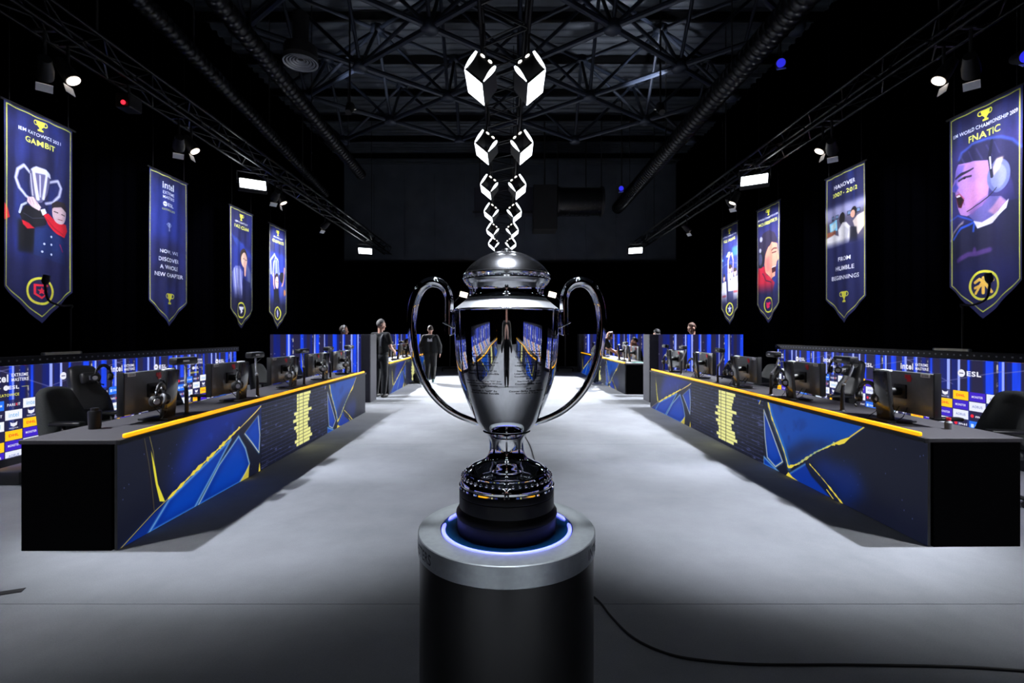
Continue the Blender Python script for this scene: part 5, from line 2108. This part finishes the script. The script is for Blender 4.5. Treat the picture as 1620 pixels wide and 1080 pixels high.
def make_gaming_chair(label):
    t = thing('gaming_chair', label, 'chair', (0, 0, 0), 0, 'black player chairs')
    bm = NB()
    rounded_back(bm, smooth_outline([(-.2, .48), (.2, .48), (.25, .62), (.22, .8), (.165, .9), (.15, 1.05), (.1, 1.13), (-.1, 1.13), (-.15, 1.05), (-.165, .9), (-.22, .8), (-.25, .62)]), 0.1, 0.04, 0.2, 0.5)
    for v in bm.verts:
        v.co.y -= 0.26
    bk = obj('backrest', bm, M_chairlea, t, True)
    bm = NB()
    box(bm, (0, -0.255, 1.0), (0.2, 0.07, 0.13), Matrix.Rotation(0.2, 3, 'X'), 0.03)
    obj('head_pillow', bm, M_chairlea, bk, True)
    bm = NB()
    box(bm, (0, -0.215, 1.005), (0.08, 0.006, 0.05), Matrix.Rotation(0.2, 3, 'X'))
    obj('logo_patch', bm, M_silverp, bk)
    bm = NB()
    box(bm, (0, 0.02, 0.45), (0.52, 0.52, 0.12), None, 0.045)
    obj('seat', bm, M_chairlea, t, True)
    for s_ in (-1, 1):
        bm = NB()
        tube(bm, [(s_ * 0.22, 0, 0.4), (s_ * 0.33, 0, 0.42), (s_ * 0.335, 0, 0.68)], 0.025, 8)
        ar = obj('armrest', bm, M_plastic, t, True)
        bm = NB()
        box(bm, (s_ * 0.335, 0.04, 0.695), (0.1, 0.28, 0.03), None, 0.012)
        obj('arm_pad', bm, M_plastic, ar, True)
    chair_base(t)
    return t


oc = make_office_chair('-')
gc = make_gaming_chair('-')
seats = [(oc, (-4.12, 4.86), -PI / 2 + 0.1, 'black office chair with tapered back at the near end, trophy-lifter side'),
         (gc, (-4.5, 5.56), -PI / 2 - 0.2, 'tall gaming chair with headrest pillow beside the nearest office chair, trophy-lifter side'),
         (oc, (-4.15, 6.3), -PI / 2, 'black office chair half hidden behind the first monitor, trophy-lifter side'),
         (oc, (-4.1, 8.6), -PI / 2 - 0.1, 'black office chair behind the second bar camera, trophy-lifter side'),
         (oc, (-4.1, 10.05), -PI / 2, 'black office chair in front of the blue partition, trophy-lifter side'),
         (oc, (4.22, 4.48), PI / 2 - 0.1, 'black office chair with tapered back at the near end, shouting-portrait side'),
         (gc, (4.3, 6.72), PI / 2 - 0.05, 'tall gaming chair with headrest pillow against the logo tiles, shouting-portrait side'),
         (oc, (4.15, 8.45), PI / 2, 'black office chair behind the second bar camera, shouting-portrait side'),
         (oc, (4.15, 9.95), PI / 2, 'black office chair in front of the blue partition, shouting-portrait side')]
used = set()
for pr, (x, y), rz, lab in seats:
    if pr.name not in used:
        used.add(pr.name)
        pr.location, pr.rotation_euler, pr['label'] = (x, y, 0.002), (0, 0, rz), lab
    else:
        dup(pr, (x, y, 0.002), rz, lab)
h2 = dup(hs, (-4.42, 5.5, 1.0), 0, 'white and black headset hung on the tall gaming chair, trophy-lifter side')
h2.location, h2.rotation_euler = (-4.57, 5.575, 1.035), (0, 0, PI / 2 - 0.2)
h3 = dup(hs, (4.42, 6.7, 1.03), -PI / 2, 'black headset hung on the tall gaming chair, shouting-portrait side')
h3.location = (4.385, 6.72, 1.035)

# ------------------------------------------------------------------ floor things
t = thing('floor_cable', 'black cable running from the pedestal across the carpet to the corner', 'cable', (0.0, 1.5, 0))
cp = [(0.02, 0.02), (0.12, 0.3), (0.3, 0.8), (0.41, 1.2), (0.455, 1.33), (0.5, 1.26), (0.535, 1.12), (0.6, 0.95), (0.708, 0.836), (0.85, 0.777), (1.12, 0.743), (1.55, 0.74), (2.02, 0.726), (2.4, 0.69), (3.0, 0.66)]
bm = NB()
tube(bm, [(x, y, 0.007) for x, y in smooth_prof(cp, 6)], 0.006, 8)
obj('sheath', bm, M_cable, t, True)
t = thing('floor_cable', 'thin black cable lying on the carpet behind the trophy stem', 'cable', (0.1, 1.6, 0))
bm = NB()
tube(bm, [(x, y, 0.006) for x, y in smooth_prof([(0.0, 0.0), (0.2, 1.5), (0.24, 2.6), (0.22, 3.6), (0.19, 4.3), (0.17, 5.0), (0.12, 5.6)], 6)], 0.006, 8)
obj('sheath', bm, M_cable, t, True)
bm = NB()
R = Matrix.Rotation(math.atan2(-0.42, -1), 3, 'Z')
box(bm, (0, 0, 0.0015), (0.5, 0.05, 0.003), R)
o = obj('tape_strip', bm, M_black, None, None, (-3.08, 2.81, 0))
tag(o, 'short strip of black tape on the carpet near the end of the dark desk', 'tape')
t = thing('floor_case', 'low black floor case with a pale cloth and blue tag beside the sponsor wall', 'case', (-5.02, 5.25, 0))
bm = NB()
box(bm, (0, 0, 0.07), (0.34, 0.7, 0.13), None, 0.015)
obj('case', bm, M_plastic, t, SM)
bm = NB()
box(bm, (0.1, 0.12, 0.142), (0.14, 0.3, 0.02), Matrix.Rotation(0.3, 3, 'Z'), 0.008)
obj('cloth', bm, M_yellow, t)
bm = NB()
box(bm, (0.172, -0.02, 0.08), (0.006, 0.07, 0.08))
obj('tag', bm, mat('blue tag', (40, 70, 230), 0.4), t)
bm = NB()
tube(bm, [(0.17, -0.16, 0.075), (0.178, -0.16, 0.075)], 0.02, 12)
obj('lock', bm, M_silverp, t)


def gooseneck(label, x, y, s_):
    t = thing('gooseneck_stand', label, 'microphone stand', (x, y, 0), 0, 'gooseneck microphone stands behind the sponsor walls')
    bm = NB()
    lathe(bm, [(0, 0), (0.14, 0), (0.14, 0.015), (0.03, 0.03), (0.012, 0.04), (0.012, 1.86), (0, 1.86)], 20)
    obj('stand', bm, M_black, t, SM)
    bm = NB()
    tube(bm, smooth3([(0, 0, 1.86), (0, 0.02, 1.9), (0, -0.15, 1.89), (0, -0.33, 1.95), (0, -0.38, 2.1), (0, -0.38, 2.18)]), 0.014, 8)
    obj('gooseneck', bm, M_black, t, True)
    bm = NB()
    tube(bm, [(0, -0.38, 2.16), (0, -0.38, 2.2), (0, -0.36, 2.28)], [0.025, 0.045, 0.04], 12)
    obj('microphone', bm, M_black, t, SM)


def smooth3(pts, n=5):
    p = [Vector(q) for q in pts]
    out = []
    for i in range(len(p) - 1):
        a, b, c, d = p[max(0, i - 1)], p[i], p[i + 1], p[min(len(p) - 1, i + 2)]
        for k in range(n):
            t = k / n
            out.append(0.5 * ((2 * b) + (c - a) * t + (2 * a - 5 * b + 4 * c - d) * t * t + (3 * b - 3 * c + d - a) * t ** 3))
    out.append(p[-1])
    return out


gooseneck('thin black gooseneck microphone in front of the red shield of the trophy-lifter banner', -6.2, 7.0, -1)
gooseneck('thin black gooseneck microphone in front of the orange ring of the shouting-portrait banner', 6.2, 6.8, 1)


def stand_light(label, x, y, xf):
    t = thing('light_stand', label, 'studio light', (xf, y, 0), 0, 'studio lights on rolling stands at the far end')
    dx = x - xf
    bm = NB()
    tube(bm, [(-0.3, 0, 0.14), (0.3, 0, 0.14)], 0.025, 8)
    obj('foot_bar', bm, M_black, t)
    for q in (-0.3, 0.3):
        bm = NB()
        tube(bm, [(q, 0, 0.14), (q, -0.02, 0.06)], 0.02, 8)
        tube(bm, [(q - 0.02, -0.02, 0.05), (q + 0.02, -0.02, 0.05)], 0.05, 12)
        obj('caster', bm, M_black, t)
    bm = NB()
    tube(bm, [(0, 0, 0.14), (0, 0, 2.6), (dx * 0.8, 0, 3.05)], 0.022, 8)
    obj('post', bm, M_black, t)
    bm = NB()
    box(bm, (dx, 0, 3.06), (0.34, 0.1, 0.24), Matrix.Rotation(0.25, 3, 'Y'), 0.02)
    obj('head', bm, M_lampbody, t)
    bm = NB()
    box(bm, (dx, -0.056, 3.06), (0.3, 0.012, 0.2), Matrix.Rotation(0.25, 3, 'Y'))
    obj('lit_face', bm, M_spotface, t)


stand_light('studio light on a rolling stand, showing between the walker and the cup', -1.85, 19.8, -2.4)
stand_light('studio light on a rolling stand, showing between the cup and the bald man', 1.68, 19.8, 2.2)

t = thing('kit_bag', 'black kit bag with a yellow green vest hung over it against the far desk', 'bag', (-2.84, 15.4, 0.012))
bm = NB()
ellipsoid(bm, (0, 0, 0.17), (0.17, 0.3, 0.17))
box(bm, (0, 0, 0.1), (0.26, 0.52, 0.18), None, 0.06)
obj('bag_body', bm, M_chairlea, t, True)
bm = NB()
tube(bm, smooth3([(0.05, -0.18, 0.28), (0.1, -0.12, 0.4), (0.1, 0.12, 0.4), (0.05, 0.18, 0.28)]), 0.012, 8)
obj('strap', bm, M_black, t, True)
bm = NB()
prof = [(-0.12, 0.72), (-0.11, 0.6), (-0.06, 0.45), (0.02, 0.36), (0.1, 0.3), (0.16, 0.2), (0.17, 0.05)]
rows = [[bm.verts.new((x + 0.012 * math.sin(k * 2), -0.28 + 0.16 * k / 5, z)) for k in range(6)] for x, z in prof]
for a, b in zip(rows, rows[1:]):
    for k in range(5):
        bm.faces.new((a[k], a[k + 1], b[k + 1], b[k]))
bmesh.ops.solidify(bm, geom=bm.faces[:], thickness=0.012)
obj('vest', bm, M_yellow, t, True)


# ------------------------------------------------------------------ people
def capsule(bm, a, b, ra, rb, seg=12):
    a, b = Vector(a), Vector(b)
    d = (b - a)
    if d.length < 1e-5:
        d = Vector((0, 0, 1e-4))
    L = d.length
    n = d / L
    pts, rad = [], []
    for k in range(5):
        t = PI / 2 * (1 - k / 4)
        pts.append(a - n * ra * math.sin(t))
        rad.append(max(1e-4, ra * math.cos(t)))
    for k in range(5):
        t = PI / 2 * k / 4
        pts.append(b + n * rb * math.sin(t))
        rad.append(max(1e-4, rb * math.cos(t)))
    tube(bm, pts, rad, seg)


def fuse(name, bm, m, parent, voxel=0.011, smooth_it=4):
    """one continuous skin around overlapping volumes"""
    me = bpy.data.meshes.new(name + '_raw')
    bmesh.ops.recalc_face_normals(bm, faces=bm.faces)
    bm.to_mesh(me)
    bm.free()
    o = bpy.data.objects.new(name + '_raw', me)
    COL.objects.link(o)
    r = o.modifiers.new('r', 'REMESH')
    r.mode = 'VOXEL'
    r.voxel_size = voxel
    if smooth_it:
        sm = o.modifiers.new('s', 'SMOOTH')
        sm.factor = 0.5
        sm.iterations = smooth_it
    dg = bpy.context.evaluated_depsgraph_get()
    me2 = bpy.data.meshes.new_from_object(o.evaluated_get(dg))
    me2.name = name
    bpy.data.objects.remove(o)
    bpy.data.meshes.remove(me)
    me2.materials.clear()
    return obj_me(name, me2, m, parent, True)


DEF = dict(pelvis=(0, 0, .95), waist=(0, .0, 1.1), chest=(0, .01, 1.32), neck=(0, 0, 1.48), head=(0, .03, 1.645),
           shL=(-.185, 0, 1.42), elL=(-.235, -.03, 1.14), wrL=(-.24, .03, .9), shR=(.185, 0, 1.42), elR=(.235, -.03, 1.14), wrR=(.24, .03, .9),
           hipL=(-.09, 0, .92), knL=(-.1, .02, .5), anL=(-.105, -.03, .09), hipR=(.09, 0, .92), knR=(.1, .02, .5), anR=(.105, -.03, .09), yaw=0.0, pitch=0.0, fist=0.6)


def person(label, loc, rotz, pose, shirt, trousers, hair=(46, 36, 30), shoes=(20, 20, 22), sleeve='short', girth=1.0, scale=1.0, extras=(), skin=None, hair_z=0.0):
    J = dict(DEF)
    J.update(pose)
    g = girth
    t = thing('person', label, 'person', loc, rotz, None)
    t.scale = (scale, scale, scale)
    V_ = {k: Vector(v) for k, v in J.items() if hasattr(v, '__len__')}
    HR = Matrix.Rotation(J['yaw'], 3, 'Z') @ Matrix.Rotation(J['pitch'], 3, 'X')
    hc = V_['head']
    H = lambda x, y, z: hc + HR @ Vector((x, y, z))
    sk = skin or M_skin
    bm = NB()
    # head
    ellipsoid(bm, H(0, -.008, .025), (.076, .096, .108), HR)
    ellipsoid(bm, H(0, .022, -.055), (.056, .066, .068), HR)
    capsule(bm, H(0, .088, .012), H(0, .11, -.026), .011, .016, 8)
    capsule(bm, H(-.036, .078, .036), H(.036, .078, .036), .014, .014, 8)
    capsule(bm, H(-.02, .082, -.062), H(.02, .082, -.062), .01, .01, 8)
    ellipsoid(bm, H(0, .072, -.098), (.024, .02, .018), HR)
    for s_ in (-1, 1):
        ellipsoid(bm, H(s_ * .078, -.008, -.005), (.012, .024, .034), HR)
        ellipsoid(bm, H(s_ * .042, .06, -.02), (.024, .022, .024), HR)
    capsule(bm, V_['neck'] - Vector((0, 0, .04)), hc + HR @ Vector((0, -.02, -.05)), .058, .052)
    # trunk and limbs
    for s_ in (-1, 1):
        o_ = Vector((s_ * .075 * g, 0, 0))
        capsule(bm, V_['pelvis'] + o_, V_['waist'] + o_ * .9, .105 * g, .095 * g)
        capsule(bm, V_['waist'] + o_ * .9, V_['chest'] + o_ * 1.1, .095 * g, .105 * g)
    capsule(bm, V_['shL'], V_['neck'] - Vector((0, 0, .05)), .05, .055)
    capsule(bm, V_['shR'], V_['neck'] - Vector((0, 0, .05)), .05, .055)
    for S_ in 'LR':
        sg = -1 if S_ == 'L' else 1
        sh, el, wr = V_['sh' + S_], V_['el' + S_], V_['wr' + S_]
        capsule(bm, sh, el, .054 * g, .04 * g)
        capsule(bm, el, wr, .041 * g, .028)
        hip, kn, an = V_['hip' + S_], V_['kn' + S_], V_['an' + S_]
        capsule(bm, hip, kn, .088 * g, .056 * g)
        capsule(bm, kn, an, .056 * g, .038)
        # hand: palm, four fingers with a bend, thumb from the side of the palm
        d = (wr - el).normalized()
        up = Vector((sg * 1.0, 0, 0)) if abs(d.x) < 0.8 else Vector((0, 0, 1))
        pn = (up - d * up.dot(d)).normalized()       # back of the hand faces out
        side = d.cross(pn)
        if side.y < 0:
            side = -side                             # thumb side faces forward
        pc = wr + d * .045
        Rm = Matrix((side, d, pn)).transposed()
        ellipsoid(bm, pc, (.042, .052, .019), Rm)
        f_ = J['fist']
        for k, ln in enumerate((.07, .078, .072, .056)):
            b0 = wr + d * .08 + side * (.03 - .02 * k)
            m_ = b0 + (d - pn * .35 * f_).normalized() * ln * .5
            e_ = m_ + (d - pn * 1.1 * f_).normalized() * ln * .5
            capsule(bm, b0 - d * .02, m_, .0095, .009, 6)
            capsule(bm, m_, e_, .009, .0075, 6)
        b0 = wr + d * .02 + side * .032
        m_ = b0 + (d + side * .7).normalized() * .04
        capsule(bm, b0, m_, .012, .01, 6)
        capsule(bm, m_, m_ + (d - pn * .4).normalized() * .03, .01, .008, 6)
    body = fuse('body', bm, sk, t, 0.011, 3)
    # eyes
    for s_ in (-1, 1):
        bm = NB()
        ellipsoid(bm, H(s_ * .031, .0865, .014), (.011, .006, .006), HR, 8, 6)
        obj('eye', bm, M_black, t, True)
    # shirt
    ms = mat('shirt cloth', shirt, 0.85, 0, 0.12, 60, bump=0.1)
    c = .014
    bm = NB()
    for s_ in (-1, 1):
        o_ = Vector((s_ * .078 * g, 0, 0))
        capsule(bm, V_['pelvis'] + o_ + Vector((0, 0, .06)), V_['waist'] + o_ * .95, .105 * g + c, .1 * g + c)
        capsule(bm, V_['waist'] + o_ * .95, V_['chest'] + o_ * 1.1, .1 * g + c, .106 * g + c)
    for S_ in 'LR':
        sh, el, wr = V_['sh' + S_], V_['el' + S_], V_['wr' + S_]
        capsule(bm, sh, V_['neck'] - Vector((0, 0, .05)), .054 + c, .056 + c * .6)
        if sleeve == 'long':
            capsule(bm, sh, el, .056 * g + c, .046 * g + c)
            capsule(bm, el, el + (wr - el) * .93, .046 * g + c, .036 + c)
        else:
            capsule(bm, sh, sh + (el - sh) * .62, .058 * g + c, .054 * g + c)
    fuse('shirt', bm, ms, t, 0.013, 4)
    mt = mat('trouser cloth', trousers, 0.85, 0, 0.12, 60, bump=0.1)
    bm = NB()
    for s_ in (-1, 1):
        capsule(bm, V_['pelvis'] + Vector((s_ * .07 * g, 0, .02)), V_['pelvis'] + Vector((s_ * .075 * g, 0, -.03)), .108 * g + c * .5, .106 * g + c)
    for S_ in 'LR':
        hip, kn, an = V_['hip' + S_], V_['kn' + S_], V_['an' + S_]
        capsule(bm, hip, kn, .09 * g + c, .064 * g + c)
        capsule(bm, kn, an + (kn - an) * .06, .064 * g + c, .048 + c)
    fuse('trousers', bm, mt, t, 0.013, 4)
    for S_ in 'LR':
        kn, an = V_['kn' + S_], V_['an' + S_]
        bm = NB()
        z = an.z - .09
        capsule(bm, (an.x, an.y - .045, z + .045), (an.x, an.y + .13, z + .038), .045, .036)
        capsule(bm, (an.x, an.y - .02, z + .07), (an.x, an.y, z + .11), .046, .044)
        for v in bm.verts:
            v.co.z = max(v.co.z, z + .004)
        so = fuse('shoe', bm, mat('shoe leather', shoes, 0.6, 0, 0.1, 40), t, 0.011, 2)
    if hair is not None:
        mh = mat('hair', hair, 0.7, 0, 0.35, 120, bump=0.3)
        bm = NB()
        vs = ellipsoid(bm, (0, 0, 0), (.084, .104, .113), None, 20, 14)
        kill = [v for v in vs if (v.co.y > .045 and v.co.z < .05 + hair_z) or v.co.z < -.07 or (v.co.y > -.02 and v.co.z < .005)]
        bmesh.ops.delete(bm, geom=kill, context='VERTS')
        for v in bm.verts:
            v.co += v.co.normalized() * random.uniform(0, .006)
        bmesh.ops.solidify(bm, geom=bm.faces[:], thickness=0.014)
        for v in bm.verts:
            v.co = H(v.co.x, v.co.y - .01, v.co.z + .03)
        obj('hair', bm, mh, t, True)
    for e in extras:
        if e[0] == 'headphones':
            bm = NB()
            tube(bm, [H(.093 * math.cos(a), -.005, .03 + .118 * math.sin(a)) for a in np.linspace(0, PI, 14)], 0.011, 8)
            hd = obj('headphones', bm, e[1], t, True)
            for s_ in (-1, 1):
                bm = NB()
                tube(bm, [H(s_ * .082, -.008, -.002), H(s_ * .092, -.008, -.002), H(s_ * .11, -.008, -.002)], [.036, .042, .034], 14)
                obj('ear_cup', bm, e[1], hd, SM)
        elif e[0] == 'cap':
            bm = NB()
            vs = ellipsoid(bm, (0, 0, 0), (.09, .108, .105), None, 20, 14)
            bmesh.ops.delete(bm, geom=[v for v in vs if v.co.z < .015], context='VERTS')
            bmesh.ops.solidify(bm, geom=bm.faces[:], thickness=0.01)
            for v in bm.verts:
                v.co = H(v.co.x, v.co.y - .006, v.co.z + .045)
            cp_ = obj('cap', bm, e[1], t, True)
            bm = NB()
            ring = [(.075 * math.cos(a), .07 + .085 * math.sin(a)) for a in np.linspace(0, PI, 12)]
            a0 = [bm.verts.new(H(x, y, .055 - .1 * (y - .07))) for x, y in ring]
            a1 = [bm.verts.new(H(x, y, .062 - .1 * (y - .07))) for x, y in ring]
            bm.faces.new(a0)
            bm.faces.new(list(reversed(a1)))
            for k in range(len(ring) - 1):
                bm.faces.new((a0[k], a1[k], a1[k + 1], a0[k + 1]))
            bm.faces.new((a0[-1], a1[-1], a1[0], a0[0]))
            obj('peak', bm, e[1], cp_)
        elif e[0] == 'straps':
            for s_ in (-1, 1):
                ch = V_['chest']
                bm = NB()
                pts = [ch + Vector((s_ * .1, .135 * g, -.14)), ch + Vector((s_ * .11, .12 * g, .02)), ch + Vector((s_ * .115, .06, .115)), ch + Vector((s_ * .11, -.05, .12)), ch + Vector((s_ * .1, -.125 * g, .02)), ch + Vector((s_ * .09, -.135 * g, -.16))]
                tube(bm, smooth3(pts), .019, 8)
                obj('strap', bm, e[1], t, True)
        elif e[0] == 'hood':
            bm = NB()
            n_ = V_['neck']
            tube(bm, smooth3([n_ + Vector((-.1, .03, -.03)), n_ + Vector((-.1, -.06, -.01)), n_ + Vector((0, -.115, -.02)), n_ + Vector((.1, -.06, -.01)), n_ + Vector((.1, .03, -.03))]), .042, 12)
            ellipsoid(bm, n_ + Vector((0, -.1, -.06)), (.1, .05, .09))
            fuse('hood', bm, ms, t, .014, 3)
            bm = NB()
            for q in (P(-.07, .05, -.04, .05, -.02, .02, .02, .02, .04, .05, .07, .05, .075, -.045, -.075, -.045),):
                prism(bm, [(x, 1.33 + z) for x, z in q], -.134 * g, -.128 * g)
            obj('back_print', bm, M_white, t)
        elif e[0] == 'collar':
            pass
    return t


SH = lambda **k: k
person('person in black vest straps with grey hair, standing beside the near dark partition', (-3.07, 11.75, .002), -0.35,
       SH(elR=(.25, .03, 1.15), wrR=(.2, .25, 1.05), elL=(-.24, .02, 1.15), wrL=(-.16, .26, 1.04), yaw=-0.5, pitch=-.08), (16, 16, 18), (30, 32, 36), (104, 102, 100), extras=(('straps', mat('grey strap', (96, 98, 104), 0.7)),), scale=1.035)
person('person in a black hooded top with white back print walking away down the aisle', (-2.46, 15.3, .002), 0.05,
       SH(elL=(-.3, -.02, 1.15), wrL=(-.29, .08, .92), elR=(.3, -.04, 1.15), wrR=(.3, .04, .92), knL=(-.1, .16, .52), anL=(-.11, .12, .1), knR=(.1, .02, .5), anR=(.105, -.18, .11), yaw=0.05, pitch=-.1),
       (20, 22, 24), (15, 15, 17), (58, 46, 40), (40, 92, 92), sleeve='long', girth=1.22, extras=(('hood', None),), scale=0.985)
person('person with white headphones, head showing above the near partition, trophy-lifter side', (-4.03, 11.95, .002), -PI / 2 + 0.35,
       SH(pitch=-.05), (16, 16, 18), (26, 26, 30), (40, 30, 26), extras=(('headphones', M_silverp),), scale=0.955)
person('seated person with brown hair at the far desk behind a monitor', (-3.95, 18.4, .002), -PI / 2 + 0.3,
       SH(pelvis=(0, 0, .52), waist=(0, .02, .66), chest=(0, .06, .86), neck=(0, .09, 1.03), head=(0, .14, 1.18), shL=(-.18, .07, .97), shR=(.18, .07, .97), elL=(-.24, .2, .78), elR=(.24, .2, .78), wrL=(-.15, .42, .82), wrR=(.15, .42, .82),
          hipL=(-.1, .03, .5), hipR=(.1, .03, .5), knL=(-.12, .44, .5), knR=(.12, .44, .5), anL=(-.12, .42, .09), anR=(.12, .42, .09), pitch=-.2), (70, 72, 80), (30, 32, 40), (70, 50, 38))
person('bald person with headphones leaning over the far desk, black shirt and white soled shoes', (2.56, 14.62, .002), -PI / 2 + 0.12,
       SH(pelvis=(0, -.03, .93), waist=(0, .04, 1.07), chest=(0, .17, 1.22), neck=(0, .28, 1.33), head=(0, .38, 1.44), shL=(-.18, .22, 1.29), shR=(.18, .22, 1.29), elL=(-.24, .38, 1.08), elR=(.22, .34, 1.04), wrL=(-.12, .6, .98), wrR=(.14, .58, .9),
          hipL=(-.09, -.03, .9), hipR=(.09, -.03, .9), knL=(-.1, .02, .5), knR=(.1, -.02, .5), anL=(-.1, .02, .09), anR=(.1, -.12, .09), pitch=-.55), (15, 15, 17), (26, 40, 52), None, (206, 204, 206), girth=1.1,
       extras=(('headphones', M_plastic),))
person('person in a dark cap, only forehead and cap above the near partition', (3.5, 11.85, .002), PI - 0.1,
       SH(pitch=-.35), (16, 16, 18), (26, 26, 30), (30, 24, 22), extras=(('cap', M_black),), scale=0.905)
person('person with short brown hair in side view above the near partition', (4.4, 11.95, .002), PI / 2 + 0.25,
       SH(pitch=-.3), (16, 16, 18), (26, 26, 30), (78, 54, 42), scale=0.99)
person('seated person in black, hand raised to the face, half behind the near partition', (4.02, 15.3, .002), PI / 2 - 0.1,
       SH(pelvis=(0, 0, .52), waist=(0, .02, .68), chest=(0, .08, .92), neck=(0, .12, 1.1), head=(0, .18, 1.25), shL=(-.18, .1, 1.04), shR=(.18, .1, 1.04), elL=(-.22, .3, .9), elR=(.24, .25, .82), wrL=(-.1, .28, 1.13), wrR=(.15, .44, .84),
          hipL=(-.1, .03, .5), hipR=(.1, .03, .5), knL=(-.12, .44, .5), knR=(.12, .44, .5), anL=(-.12, .42, .09), anR=(.12, .42, .09), pitch=-.25), (14, 14, 16), (26, 26, 30), (40, 32, 28))
dup(oc, (-4.12, 18.42, .002), -PI / 2 + 0.3, 'black office chair carrying the brown haired person at the far desk')
dup(oc, (4.14, 15.3, .002), PI / 2 - 0.1, 'black office chair carrying the person with a raised hand')
person('person in dark clothes behind the camera, mirrored as a dark stripe in the cup', (0.0, -0.5, .002), 0.0,
       SH(elL=(-.3, .1, 1.2), wrL=(-.1, .22, 1.36), elR=(.3, .1, 1.2), wrR=(.1, .22, 1.36)), (18, 18, 20), (22, 22, 26), (40, 32, 28), sleeve='long')
